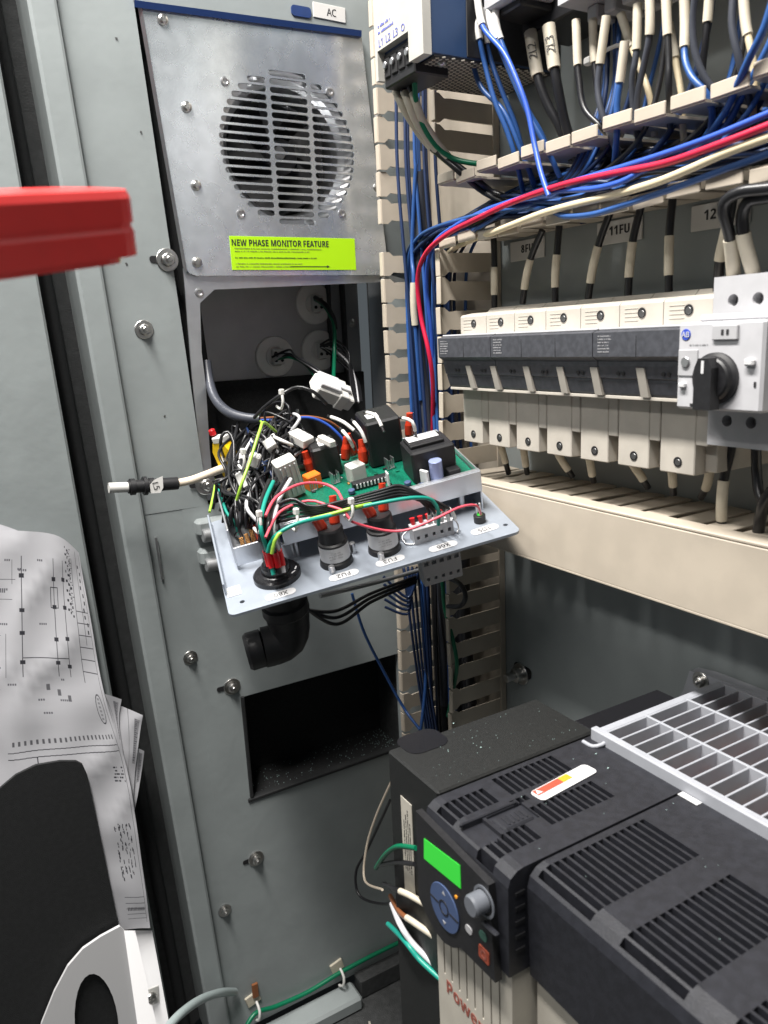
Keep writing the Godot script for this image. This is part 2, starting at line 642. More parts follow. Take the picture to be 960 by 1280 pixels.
func make_cabinet() -> void:
	var w := structure("wall")
	# sheet of the side wall, in pieces round its two openings
	for r in [[0.0, 0.272, 0.0, 0.277], [0.232, 0.272, 0.277, 0.395], [0.0, 0.042, 0.277, 0.395], [0.0, 0.272, 0.395, 0.60]]:
		bar(w, "sheet", Vector3(-0.004, r[2], r[0]), Vector3(0.004, r[3], r[1]), M.paint, 0.0)
	bar(w, "sheet", Vector3(-0.008, 1.032, 0.0), Vector3(-0.004, 1.25, 0.29), M.paint, 0.0)
	bar(w, "sheet", Vector3(-0.008, 0.815, -0.009), Vector3(-0.004, 1.032, 0.062), M.paint, 0.0)
	bar(w, "sheet", Vector3(-0.004, 0.0, -0.009), Vector3(-0.0005, 0.60, 0.0), M.paint, 0.0)
	part(w, "outer_sheet", upright([Vector2(-0.001, 0.218), Vector2(0.004, 0.218), Vector2(0.0045, 0.2795), Vector2(-0.001, 0.2795)], 0.6, 1.25, 0.0475), M.paint)
	part(w, "lower_edge_sheet", upright([Vector2(-0.001, 0.240), Vector2(0.0037, 0.240), Vector2(0.0040, 0.2795), Vector2(-0.001, 0.2795)], 0.0, 0.6, 0.0475), M.paint)
	part(w, "front_flange", upright([Vector2(0.004, 0.2795), Vector2(0.0135, 0.2815), Vector2(0.0145, 0.2835), Vector2(0.0145, 0.3005), Vector2(0.0125, 0.303), Vector2(-0.06, 0.303), Vector2(-0.06, 0.2795)], 0.0, 1.25, 0.0475), M.paint)
	part(w, "gap_backing", upright([Vector2(-0.030, 0.19), Vector2(-0.022, 0.19), Vector2(-0.022, 0.235), Vector2(-0.030, 0.235)], 0.55, 1.2, 0.0475), M.rubber)
	part(w, "jamb", upright([Vector2(-0.075, 0.303), Vector2(-0.038, 0.303), Vector2(-0.030, 0.318), Vector2(-0.030, 0.43), Vector2(-0.075, 0.43)], 0.0, 1.25, 0.0475), M.jamb)
	part(w, "gasket", tube([Vector3(-0.026, 0.0, 0.3225), Vector3(-0.026, 0.6, 0.3225 + 0.6 * 0.0475), Vector3(-0.026, 1.25, 0.3225 + 1.25 * 0.0475)], 0.006, 10), M.rubber)
	for p in [Vector3(-0.014, 0.5735, 0.3191), Vector3(-0.014, 0.5286, 0.3207)]:
		part(w, "hinge_stop", box(Vector3(0.02, 0.022, 0.014), 0.002), M.paint, at(p))
	# upper recess behind the swing panel
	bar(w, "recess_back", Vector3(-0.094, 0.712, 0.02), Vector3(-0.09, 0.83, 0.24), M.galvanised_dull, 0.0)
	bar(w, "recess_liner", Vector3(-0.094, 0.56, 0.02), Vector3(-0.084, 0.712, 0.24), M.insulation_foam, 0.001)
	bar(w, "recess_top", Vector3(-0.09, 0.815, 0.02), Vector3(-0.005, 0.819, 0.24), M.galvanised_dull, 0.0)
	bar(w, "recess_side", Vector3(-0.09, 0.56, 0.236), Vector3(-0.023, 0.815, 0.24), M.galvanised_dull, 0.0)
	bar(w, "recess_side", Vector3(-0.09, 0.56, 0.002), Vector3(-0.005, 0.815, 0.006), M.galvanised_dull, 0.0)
	bar(w, "recess_floor", Vector3(-0.084, 0.56, 0.02), Vector3(-0.004, 0.565, 0.236), M.insulation_foam, 0.0)
	for z in [0.058, 0.040]:
		bar(w, "seam_post", Vector3(-0.09, 0.70, z), Vector3(-0.082, 0.815, z + 0.0035), M.jamb, 0.0005)
	part(w, "bolt", bolt_mesh(0.003), M.steel, at(Vector3(-0.09, 0.767, 0.0294), Basis(Vector3(0, 0, 1), -PI / 2.0)))
	# lower opening
	bar(w, "duct_back", Vector3(-0.064, 0.26, 0.03), Vector3(-0.060, 0.41, 0.245), M.insulation_foam, 0.0)
	bar(w, "duct_floor", Vector3(-0.060, 0.262, 0.03), Vector3(-0.004, 0.272, 0.245), M.insulation_foam, 0.0)
	bar(w, "duct_top", Vector3(-0.060, 0.40, 0.03), Vector3(-0.004, 0.405, 0.245), M.insulation_foam, 0.0)
	bar(w, "duct_side", Vector3(-0.060, 0.272, 0.238), Vector3(-0.004, 0.40, 0.243), M.jamb, 0.0)
	bar(w, "duct_side", Vector3(-0.060, 0.272, 0.032), Vector3(-0.004, 0.40, 0.036), M.jamb, 0.0)
	bar(w, "opening_trim", Vector3(-0.003, 0.2745, 0.0415), Vector3(0.0060, 0.279, 0.2355), M.rubber, 0.001)
	bar(w, "opening_trim", Vector3(-0.003, 0.279, 0.2290), Vector3(0.0060, 0.396, 0.2330), M.rubber, 0.001)
	# bolts of the wall
	wall_bolt(w, Vector3(0.0045, 0.7662, 0.2888), 0.0052)
	wall_bolt(w, Vector3(0.0045, 0.4514, 0.2797), 0.0045)
	wall_bolt(w, Vector3(0.0045, 0.4098, 0.2409), 0.0055, 0.011)
	wall_bolt(w, Vector3(0.0045, 0.2059, 0.233), 0.0055, 0.010)
	wall_bolt(w, Vector3(0.0045, 0.1588, 0.2727), 0.0045)
	wall_bolt(w, Vector3(0.0045, 0.8255, 0.2617), 0.0062, 0.010)
	wall_bolt(w, Vector3(0.006, 0.6212, 0.2477), 0.0065, 0.010)
	# a round bar pin on the flange sheet
	part(w, "catch_pin", tube([Vector3(0.006, 0.5773, 0.2997), Vector3(0.006, 0.5363, 0.2982)], 0.0012, 8), M.tin)
	for c in [Vector3(0.0047, 0.9295, 0.2729), Vector3(0.0047, 0.9998, 0.2843), Vector3(0.0047, 0.8219, 0.2975), Vector3(0.0047, 0.6887, 0.2789), Vector3(0.0042, 0.3219, 0.3062)]:
		var chip := PackedVector2Array()
		for k in 7:
			var rr := rng.randf_range(0.0006, 0.0016)
			chip.append(Vector2(cos(k * TAU / 7.0), sin(k * TAU / 7.0)) * rr)
		part(w, "paint_chip", prism(chip, 0.0001), M.screw_dark, Transform3D(WALL, c))
	# back panel, which goes on past the picture
	var b := structure("back_panel")
	bar(b, "sheet", Vector3(0.03, 0.0, -0.006), Vector3(0.98, 1.25, 0.0), M.paint, 0.0)
	bar(b, "corner_strip", Vector3(-0.12, 0.0, -0.03), Vector3(0.035, 1.25, -0.009), M.jamb, 0.0)
	# the long mounting stud
	var p := Vector3(0.1702, 0.4201, 0)
	part(b, "washer", cyl(0.011, 0.002, 24), M.steel, at(p, Basis(Vector3(1, 0, 0), PI / 2.0)))
	part(b, "nut", lathe([Vector2(0.0075, 0.002), Vector2(0.0075, 0.009), Vector2(0.0045, 0.0095)], 6), M.steel, at(p, Basis(Vector3(1, 0, 0), PI / 2.0)))
	part(b, "stud", cyl(0.004, 0.02, 16), M.steel, at(p, Basis(Vector3(1, 0, 0), PI / 2.0)))
	part(b, "screw_slot", prism(rounded(0.026, 0.012, 0.005), 0.0003), M.hole_black, at(p + Vector3(0.002, 0.004, 0.0003)))
	# floor
	var f := structure("floor")
	bar(f, "sheet", Vector3(-3.0, -0.03, -0.03), Vector3(4.0, -0.022, 5.0), M.jamb, 0.0)
	bar(f, "floor_lip", Vector3(0.0045, -0.022, 0.13), Vector3(0.035, -0.004, 0.30), M.paint, 0.003)
	bar(f, "floor_ledge", Vector3(0.0045, -0.022, 0.0), Vector3(0.022, 0.004, 0.126), M.jamb, 0.002)
	# scraps of insulation and paper on the dark floor
	var sc := begin()
	for i in 60:
		var x := rng.randf_range(0.05, 0.42)
		var z := rng.randf_range(0.05, 0.32)
		add_box(sc, Vector3(rng.randf_range(0.004, 0.02), 0.0006, rng.randf_range(0.001, 0.004)), 0.0, Transform3D(Basis.from_euler(Vector3(rng.randf_range(-0.3, 0.3), rng.randf() * TAU, rng.randf_range(-0.3, 0.3))), Vector3(x, -0.0195, z)))
	var o := top("debris", sc.commit(), M.drive_grey, "pale wire and paper scraps scattered on the dark cabinet floor", "debris")
	o.set_meta("kind", "stuff")
	# crumbs of dust in the dark opening
	var du := begin()
	for i in 260:
		var z2 := 0.04 + 0.19 * pow(rng.randf(), 1.6)
		var x2 := -0.055 + 0.052 * rng.randf()
		add_box(du, Vector3.ONE * rng.randf_range(0.0002, 0.0007), 0.0, at(Vector3(x2, 0.2724, z2)))
	var d := top("dust", du.commit(), M.dust, "fine grey crumbs lying in the dark lower wall opening", "dust")
	d.set_meta("kind", "stuff")


func make_door() -> void:
	var d := thing("cabinet_door", "pale grey steel cabinet door standing open beside the dark jamb", "door")
	part(d, "door_sheet", upright([Vector2(-0.012, 0.3425), Vector2(0.018, 0.3425), Vector2(0.020, 0.3445), Vector2(0.020, 0.95), Vector2(-0.012, 0.95)], -0.015, 1.25, 0.036), M.paint)
	# document pocket: white plastic, curved front edge with an oval finger hole
	var pk := thing("document_pocket", "white plastic document pocket with oval hole screwed to the open door", "pocket")
	var poly := PackedVector2Array()
	for p in [Vector3(0.05, 0.1222, 0.4735), Vector3(0.05, 0.1587, 0.4605), Vector3(0.05, 0.1855, 0.4461), Vector3(0.05, 0.2057, 0.4319), Vector3(0.05, 0.2172, 0.4173), Vector3(0.05, 0.2223, 0.4011), Vector3(0.05, 0.225, 0.3836), Vector3(0.05, 0.2181, 0.38), Vector3(0.05, 0.0652, 0.3797)]:
		poly.append(Vector2(-p.z, p.y))
	var c := cut_shape("front", pk, M.white)
	csg_poly(c, poly, 0.003, Transform3D(WALL, Vector3(0.05, 0, 0)))
	var hole := PackedVector2Array()
	var hc := Vector3(0.05, 0.1285, 0.4156)
	for k in 28:
		var a := TAU * k / 28.0
		hole.append(Vector2(-hc.z + cos(a) * 0.019, hc.y + sin(a) * 0.060))
	csg_poly(c, hole, 0.02, Transform3D(Basis(Vector3(1, 0, 0), -0.0) * WALL, Vector3(0.06, 0, 0)), true)
	part(pk, "side_wall", loft([Vector3(0.05, 0.2189, 0.3799), Vector3(0.026, 0.1957, 0.3684), Vector3(0.026, 0.0286, 0.357), Vector3(0.05, 0.0652, 0.3797)], [Vector3(0.053, 0.2216, 0.381), Vector3(0.0295, 0.1981, 0.3681), Vector3(0.0295, 0.0317, 0.3567), Vector3(0.053, 0.0687, 0.3808)]), M.white)
	part(pk, "flange", loft([Vector3(0.026, 0.1957, 0.3684), Vector3(0.026, 0.1879, 0.3522), Vector3(0.026, 0.0214, 0.3452), Vector3(0.026, 0.0286, 0.357)], [Vector3(0.0295, 0.1985, 0.3688), Vector3(0.0295, 0.1907, 0.3527), Vector3(0.0295, 0.0251, 0.3458), Vector3(0.0295, 0.0322, 0.3575)]), M.white)
	part(pk, "screw_pad", box(Vector3(0.0015, 0.02, 0.017), 0.0006), M.nylon, at(Vector3(0.0302, 0.1183, 0.3626), Basis(Vector3(1, 0, 0), -0.06)))
	part(pk, "screw", screw_mesh(0.0062), M.steel, at(Vector3(0.031, 0.1181, 0.3628), Basis(Vector3(0, 0, 1), -PI / 2.0)))
	# the black board standing in the pocket
	var bp := PackedVector2Array()
	for p in [Vector3(0.042, 0.388, 0.4973), Vector3(0.042, 0.3932, 0.4607), Vector3(0.042, 0.4012, 0.4471), Vector3(0.042, 0.4047, 0.4309), Vector3(0.042, 0.4021, 0.4118), Vector3(0.042, 0.3978, 0.3991), Vector3(0.042, 0.393, 0.3943), Vector3(0.042, 0.3818, 0.3917), Vector3(0.042, 0.3474, 0.3898), Vector3(0.042, 0.2038, 0.3829), Vector3(0.042, 0.0965, 0.3804), Vector3(0.042, 0.0645, 0.4667), Vector3(0.042, 0.1186, 0.5502)]:
		bp.append(Vector2(-p.z, p.y))
	top("clipboard", prism(bp, 0.003), M.rubber, "black board with rounded corner standing in the white door pocket", "clipboard", "", Transform3D(WALL, Vector3(0.040, 0, 0)))
	# wiring diagrams: sheets of paper, each a curved printed sheet
	sheet("front", [[Vector3(0.036, 0.6207, 0.4704), Vector3(0.037, 0.6127, 0.4291), Vector3(0.034, 0.6012, 0.389), Vector3(0.026, 0.5808, 0.3712)],
		[Vector3(0.038, 0.5573, 0.4801), Vector3(0.038, 0.548, 0.4383), Vector3(0.036, 0.5364, 0.3953), Vector3(0.03, 0.5244, 0.3697)],
		[Vector3(0.038, 0.4916, 0.4901), Vector3(0.038, 0.4797, 0.4481), Vector3(0.037, 0.4656, 0.3995), Vector3(0.033, 0.4502, 0.3672)],
		[Vector3(0.038, 0.4237, 0.5005), Vector3(0.038, 0.4091, 0.4581), Vector3(0.038, 0.3893, 0.3962), Vector3(0.034, 0.3737, 0.3567)],
		[Vector3(0.037, 0.3531, 0.5113), Vector3(0.038, 0.3336, 0.4626), Vector3(0.038, 0.3066, 0.3928), Vector3(0.034, 0.2903, 0.3547)],
		[Vector3(0.037, 0.2769, 0.5229), Vector3(0.037, 0.2472, 0.4616), Vector3(0.037, 0.2149, 0.3894), Vector3(0.034, 0.1977, 0.3546)]], "large printed wiring diagram sheet curling in the white door pocket")
	sheet("plain", [[Vector3(0.03, 0.454, 0.39), Vector3(0.03, 0.4523, 0.3732), Vector3(0.029, 0.438, 0.3524)], [Vector3(0.03, 0.4233, 0.3837), Vector3(0.03, 0.4171, 0.3636), Vector3(0.029, 0.4108, 0.3578)], [Vector3(0.031, 0.3541, 0.38), Vector3(0.031, 0.3526, 0.3644), Vector3(0.03, 0.349, 0.3559)]], "narrow corner of a sheet behind the diagram, leftmost of the fanned corners")
	sheet("plain", [[Vector3(0.027, 0.4454, 0.375), Vector3(0.027, 0.4313, 0.3542), Vector3(0.026, 0.4164, 0.3354)], [Vector3(0.027, 0.3984, 0.3724), Vector3(0.027, 0.3889, 0.3556), Vector3(0.026, 0.3806, 0.3446)], [Vector3(0.028, 0.3253, 0.3743), Vector3(0.028, 0.3253, 0.3634), Vector3(0.027, 0.3261, 0.3557)]], "paper corner with printed margin sticking out beside the dark jamb")
	sheet("plain", [[Vector3(0.0245, 0.3921, 0.3691), Vector3(0.0245, 0.3904, 0.3513), Vector3(0.024, 0.379, 0.3377)], [Vector3(0.0245, 0.3621, 0.3655), Vector3(0.0245, 0.3595, 0.3534), Vector3(0.024, 0.3579, 0.3423)], [Vector3(0.025, 0.3126, 0.3679), Vector3(0.025, 0.3099, 0.3608), Vector3(0.025, 0.3164, 0.3556)]], "lowest paper corner peeking out behind the other sheets")
	sheet("plain", [[Vector3(0.029, 0.6307, 0.4604), Vector3(0.03, 0.6159, 0.4281), Vector3(0.028, 0.5997, 0.4035), Vector3(0.025, 0.5896, 0.3932)], [Vector3(0.032, 0.5799, 0.4681), Vector3(0.032, 0.5732, 0.4343), Vector3(0.03, 0.5687, 0.3966), Vector3(0.024, 0.5614, 0.3852)], [Vector3(0.034, 0.5147, 0.478), Vector3(0.034, 0.5059, 0.444), Vector3(0.031, 0.4994, 0.3943), Vector3(0.026, 0.4973, 0.3778)]], "white sheet edge showing above the wiring diagram")


func paper_image(kind: String) -> ImageTexture:
	var im := Image.create(512, 1024, false, Image.FORMAT_RGB8)
	im.fill(Color(0.80, 0.80, 0.82))
	var ink := Color(0.22, 0.22, 0.25)
	var r := RandomNumberGenerator.new()
	r.seed = 9
	if kind == "plain":
		im.fill_rect(Rect2i(330, 0, 4, 1024), ink)
		im.fill_rect(Rect2i(400, 120, 70, 500), Color(0.62, 0.62, 0.64))
		for i in 20:
			im.fill_rect(Rect2i(405, 130 + i * 24, r.randi_range(20, 60), 8), ink)
		return ImageTexture.create_from_image(im)
	# diagram: frame lines, ladder rungs, a title block, tick marks, small print
	im.fill_rect(Rect2i(492, 20, 2, 980), ink)
	im.fill_rect(Rect2i(455, 20, 2, 270), ink)
	im.fill_rect(Rect2i(420, 60, 2, 330), ink)
	for i in 6:
		im.fill_rect(Rect2i(420, 200 + i * 32, 72, 2), ink)
	for i in 24:
		im.fill_rect(Rect2i(385 + (i % 3) * 10, 30 + i * 8, r.randi_range(4, 9), 6), ink)
	for i in 60:
		im.fill_rect(Rect2i(395 + r.randi_range(0, 18), 30 + i * 3, r.randi_range(2, 8), 2), ink)
	for i in 10:
		im.fill_rect(Rect2i(462 + r.randi_range(0, 14), 70 + i * 20, 8, 10), ink)
	for x in [230, 330, 370]:
		im.fill_rect(Rect2i(x, 80, 2, 300), ink)
		for k in 4:
			im.fill_rect(Rect2i(x - 6, 120 + k * 70 + r.randi_range(0, 20), 14, 10), ink)
	im.fill_rect(Rect2i(230, 330, 140, 2), ink)
	im.fill_rect(Rect2i(318, 150, 26, 2), ink)
	im.fill_rect(Rect2i(318, 200, 26, 2), ink)
	im.fill_rect(Rect2i(318, 150, 2, 52), ink)
	im.fill_rect(Rect2i(344, 150, 2, 52), ink)
	for k in 3:
		im.fill_rect(Rect2i(290 + k * 30, 400 + k * 14, 10, 16), Color(0.45, 0.45, 0.47))
	# faint part numbers, notes and rungs all over the drawing
	for k in 26:
		var ox := r.randi_range(20, 340)
		var oy := r.randi_range(50, 500)
		for q in r.randi_range(2, 5):
			im.fill_rect(Rect2i(ox + q * 6, oy, 4, 5), Color(0.42, 0.42, 0.45))
	for k in 9:
		im.fill_rect(Rect2i(20, 90 + k * 46, r.randi_range(90, 200), 1), ink)
		im.fill_rect(Rect2i(60 + k * 18, 90 + (k % 4) * 60, 1, r.randi_range(40, 120)), ink)
	# stamped oval
	for k in 240:
		var a := TAU * k / 240.0
		im.fill_rect(Rect2i(int(462 + cos(a) * 16), int(455 + sin(a) * 40), 2, 3), ink)
	for k in 6:
		im.fill_rect(Rect2i(457, 425 + k * 11, 9, 6), Color(0.6, 0.6, 0.62))
	# ruler of ticks above the ladder
	for k in 22:
		im.fill_rect(Rect2i(200 + k * 13, 548 - int(k * 1.1), 5, 12), Color(0.4, 0.4, 0.42))
	for y in [575, 592]:
		for x in range(190, 490):
			im.fill_rect(Rect2i(x, y - int((x - 190) * 0.08), 1, 2), ink)
	im.fill_rect(Rect2i(250, 590, 2, 30), ink)
	for k in 40:
		im.fill_rect(Rect2i(440 + r.randi_range(0, 46), 615 + r.randi_range(0, 4) * 9, r.randi_range(2, 6), 4), ink)
	for k in 110:
		im.fill_rect(Rect2i(405 + (k % 5) * 15 + r.randi_range(0, 5), 760 + r.randi_range(0, 130), 3, r.randi_range(3, 9)), ink)
	for k in 5:
		im.fill_rect(Rect2i(400, 930 + k * 14, 92, 1), ink)
	for k in 14:
		im.fill_rect(Rect2i(405 + k * 6, 955, 3, 9), ink)
	return ImageTexture.create_from_image(im)


func sheet(kind: String, rows: Array, label: String) -> void:
	var key := "paper_" + kind
	if not M.has(key):
		var m := StandardMaterial3D.new()
		m.resource_name = key
		m.albedo_texture = paper_image(kind)
		m.roughness = 0.75
		M[key] = m
	# refine the rows with smooth curves both ways
	var grid := []
	var fine := []
	for r in rows:
		fine.append(refine(r, 8))
	for j in fine[0].size():
		var col := []
		for i in fine.size():
			col.append(fine[i][j])
		grid.append(refine(col, 8))
	var crease := FastNoiseLite.new()
	crease.frequency = 9.0
	crease.fractal_octaves = 2
	crease.seed = rows.size() + grid.size()
	for c in grid:
		for i in c.size():
			var q: Vector3 = c[i]
			c[i] = q + Vector3((1.0 - 2.0 * absf(crease.get_noise_2d(q.z, q.y))) * 0.0024, 0, 0)
	var st := begin()
	var nu := grid.size()
	var nv: int = grid[0].size()
	var nrm := []
	for i in nu:
		var line := []
		for j in nv:
			var du: Vector3 = grid[mini(i + 1, nu - 1)][j] - grid[maxi(i - 1, 0)][j]
			var dv: Vector3 = grid[i][mini(j + 1, nv - 1)] - grid[i][maxi(j - 1, 0)]
			var nn := du.cross(dv).normalized()
			line.append(nn if nn.x > 0.0 else -nn)
		nrm.append(line)
	for off in [0.0, 0.0005]:
		for i in nu - 1:
			for j in nv - 1:
				var v := []
				for k in [[0, 0], [1, 0], [1, 1], [0, 1]]:
					v.append(grid[i + k[0]][j + k[1]])
				var n: Vector3 = (v[1] - v[0]).cross(v[3] - v[0]).normalized()
				if n.x < 0.0:
					n = -n
				var sgn := -1.0 if off > 0.0 else 1.0
				for tr in [[0, 1, 2], [0, 2, 3]]:
					var o: Array = tr
					if (v[tr[1]] - v[tr[0]]).cross(v[tr[2]] - v[tr[0]]).dot(n * sgn) > 0.0:
						o = [tr[0], tr[2], tr[1]]
					for q in o:
						var uv := Vector2(float(i + (1 if q in [1, 2] else 0)) / (nu - 1), float(j + (1 if q in [2, 3] else 0)) / (nv - 1))
						st.set_uv(uv)
						var nq: Vector3 = nrm[i + (1 if q in [1, 2] else 0)][j + (1 if q in [2, 3] else 0)]
						st.set_normal(nq * sgn)
						st.add_vertex(v[q] - nq * off)
	top("paper_sheet", st.commit(), M[key], label, "paper", "papers in the door pocket")


func refine(pts: Array, n: int) -> Array:
	var out := []
	for i in pts.size() - 1:
		for k in n:
			out.append((pts[i] as Vector3).cubic_interpolate(pts[i + 1], pts[maxi(i - 1, 0)], pts[mini(i + 2, pts.size() - 1)], float(k) / n))
	out.append(pts[-1])
	return out


func make_fan_panel() -> void:
	var p := thing("fan_panel", "bright galvanised steel panel with round slotted fan grille and lime label", "panel")
	# outline in (−z, y)
	var o := PackedVector2Array()
	for v in [Vector3(0.004, 1.0269, 0.2622), Vector3(0.004, 1.0343, 0.0535), Vector3(0.004, 0.8119, 0.0342), Vector3(0.004, 0.8118, 0.2369), Vector3(0.004, 0.8139, 0.2433), Vector3(0.004, 0.8194, 0.2464)]:
		o.append(Vector2(-v.z, v.y))
	var c := cut_shape("plate", p, M.galvanised)
	csg_poly(c, o, 0.002, Transform3D(WALL, Vector3(0.006, 0, 0)))
	# the slots of the grille: three columns, each row as wide as the circle allows
	var ctr := Vector2(-0.136, 0.925)
	var rad := 0.0675
	var rows := 19
	var pitch := rad * 2.0 / rows
	for i in rows:
		var y := (i - (rows - 1) / 2.0) * pitch
		var half := sqrt(maxf(rad * rad - y * y, 0.0)) + 0.001
		for col in [[-half, -0.0195], [-0.016, 0.0215], [0.025, half]]:
			var a: float = maxf(col[0], -half)
			var b: float = minf(col[1], half)
			if b - a < 0.006:
				continue
			var s := rounded(b - a, pitch * 0.72, pitch * 0.35, 3)
			csg_poly(c, s, 0.012, Transform3D(WALL, Vector3(0.010, ctr.y + y, -(ctr.x + (a + b) / 2.0))), true)
	# the turned left edge and the lower frame round the recess
	part(p, "edge_fold", loft([Vector3(0.0045, 1.0264, 0.2643), Vector3(0.0075, 1.0257, 0.2618), Vector3(0.0075, 0.815, 0.2456), Vector3(0.0045, 0.8152, 0.2477)], [Vector3(-0.012, 1.0327, 0.2598), Vector3(-0.01, 1.0325, 0.257), Vector3(-0.01, 0.8166, 0.2404), Vector3(-0.012, 0.8167, 0.2428)]), M.aluminium)
	var f := PackedVector2Array()
	for v in [Vector3(0.002, 0.8189, 0.2473), Vector3(0.002, 0.816, 0.0471), Vector3(0.002, 0.8071, 0.0087), Vector3(0.002, 0.7957, 0.0093), Vector3(0.002, 0.8056, 0.0265), Vector3(0.002, 0.7998, 0.2201), Vector3(0.002, 0.788, 0.235), Vector3(0.002, 0.7442, 0.2379), Vector3(0.002, 0.7147, 0.237), Vector3(0.002, 0.6545, 0.2392), Vector3(0.002, 0.6037, 0.2395), Vector3(0.002, 0.6051, 0.2489), Vector3(0.002, 0.7229, 0.2492)]:
		f.append(Vector2(-v.z, v.y))
	part(p, "frame", prism(f, 0.0022), M.aluminium, Transform3D(WALL, Vector3(0.0, 0, 0)))
	part(p, "frame_side", box(Vector3(0.002, 0.20, 0.030), 0.0), M.paint, at(Vector3(-0.0005, 0.705, 0.018)))
	# fan housing behind
	var hs := part(p, "fan_ring", lathe([Vector2(0.0720, 0.0), Vector2(0.0680, 0.0005), Vector2(0.0620, 0.004), Vector2(0.0570, 0.010), Vector2(0.0550, 0.018), Vector2(0.0550, 0.05), Vector2(0.0565, 0.05)], 48), M.tin, Transform3D(Basis(Vector3(0, 0, 1), PI / 2.0), Vector3(0.0015, ctr.y, -ctr.x)))
	part(p, "fan_back", cyl(0.068, 0.003, 40), M.hole_black, Transform3D(Basis(Vector3(0, 0, 1), PI / 2.0), Vector3(-0.052, ctr.y, -ctr.x)))
	part(p, "fan_hub", lathe([Vector2(0, 0.0), Vector2(0.014, 0.0), Vector2(0.016, 0.003), Vector2(0.016, 0.03), Vector2(0.0, 0.03)], 28), M.black, Transform3D(Basis(Vector3(0, 0, 1), PI / 2.0), Vector3(-0.012, ctr.y - 0.002, -ctr.x)))
	part(p, "hub_cap", lathe([Vector2(0, 0.0), Vector2(0.005, 0.0), Vector2(0.006, 0.002), Vector2(0.006, 0.006)], 20), M.tin, Transform3D(Basis(Vector3(0, 0, 1), PI / 2.0), Vector3(-0.008, ctr.y, -ctr.x + 0.004)))
	for k in 5:
		var a0 := TAU * k / 5.0
		var st := begin()
		var prev := []
		for j in 7:
			var u := j / 6.0
			var rr := 0.015 + 0.042 * u
			var an := a0 + u * 0.5
			var wdt := 0.30 + 0.22 * u
			var l := Vector3(-0.018, sin(an - wdt) * rr, cos(an - wdt) * rr)
			var r := Vector3(-0.034, sin(an + wdt) * rr, cos(an + wdt) * rr)
			if j:
				quad(st, prev[0], prev[1], r, l, Vector3(0.8, 0.4, 0.2).normalized())
				var off := Vector3(-0.0012, 0, 0)
				quad(st, prev[0] + off, prev[1] + off, r + off, l + off, Vector3(-0.8, -0.4, -0.2).normalized())
			prev = [l, r]
		part(p, "fan_blade", st.commit(), M.black, at(Vector3(0, ctr.y, -ctr.x)))
	for v in [Vector3(0.006, 0.9767, 0.1945), Vector3(0.006, 0.8665, 0.1898), Vector3(0.006, 0.9788, 0.0909), Vector3(0.006, 0.87, 0.0853), Vector3(0.0022, 0.7972, 0.2348)]:
		part(p, "rivet", lathe([Vector2(0.0042, 0), Vector2(0.0040, 0.0010), Vector2(0.0026, 0.0014), Vector2(0.0016, 0.0009), Vector2(0, 0.0006)], 18), M.tin, at(v, Basis(Vector3(0, 0, 1), -PI / 2.0)))
	for v in [Vector3(0.006, 1.0185, 0.245), Vector3(0.006, 0.9524, 0.2315), Vector3(0.006, 0.8887, 0.2296), Vector3(0.006, 0.8234, 0.2355), Vector3(0.004, 0.9608, 0.0382), Vector3(0.004, 0.896, 0.0437), Vector3(0.004, 0.8245, 0.0373), Vector3(0.0022, 0.8065, 0.0392)]:
		part(p, "screw", screw_mesh(0.0047), M.steel, at(v, Basis(Vector3(0, 0, 1), -PI / 2.0) * Basis(Vector3(0, 1, 0), rng.randf() * 3.0)))
	# blue tape along the top edge
	part(p, "blue_tape", loft([Vector3(0.003, 1.0314, 0.266), Vector3(0.003, 1.026, 0.2666), Vector3(0.003, 1.0321, 0.0514), Vector3(0.003, 1.0377, 0.051)], [Vector3(0.009, 1.029, 0.2676), Vector3(0.009, 1.0236, 0.2683), Vector3(0.009, 1.0298, 0.0548), Vector3(0.009, 1.0353, 0.0545)]), M.blue_film)
	# lime label
	var corner := Vector3(0.0066, 0.8452, 0.2028)
	var far := Vector3(0.0066, 0.8508, 0.0726)
	var low := Vector3(0.0066, 0.8143, 0.2019)
	var lb := part(p, "notice_label", box(Vector3(absf(corner.z - far.z), absf(corner.y - low.y) - 0.001, 0.0005), 0.0001), M.lime, Transform3D(WALL, Vector3(0.0064, (corner.y + low.y) / 2.0 + 0.002, (corner.z + far.z) / 2.0)))
	lb.set_meta("label", "lime green notice label reading NEW PHASE MONITOR FEATURE")
	var lw := absf(corner.z - far.z)
	text(lb, "NEW PHASE MONITOR FEATURE", 0.0056, M.print_black, at(Vector3(-lw * 0.108, 0.0092, 0.0004)), "lettering", true, 0.86)
	print_rows(lb, lw * 0.74, 0.0050, 2, M.print_faint, at(Vector3(-lw * 0.10, 0.0030, 0.0004)), 0.4)
	print_rows(lb, lw * 0.74, 0.0026, 1, M.print_black, at(Vector3(-lw * 0.10, -0.0040, 0.0004)), 0.4)
	print_rows(lb, lw * 0.62, 0.0052, 2, M.print_faint, at(Vector3(-lw * 0.16, -0.0105, 0.0004)), 0.4)
	part(lb, "arrow", box(Vector3(lw * 0.30, 0.0006, 0.0002), 0.0), M.print_black, at(Vector3(lw * 0.10, -0.0118, 0.0004)))
	part(lb, "arrow_head", prism(PackedVector2Array([Vector2(0, 0.0012), Vector2(0.003, 0), Vector2(0, -0.0012)]), 0.0002), M.print_black, at(Vector3(lw * 0.25, -0.0118, 0.0003)))
	# plate with AC tag above
	var ac := thing("name_tag", "small white tag reading AC on the wall above the fan panel", "tag")
	var ap := (Vector3(-0.004, 1.0564, 0.0989) + Vector3(-0.004, 1.0451, 0.0642)) / 2.0
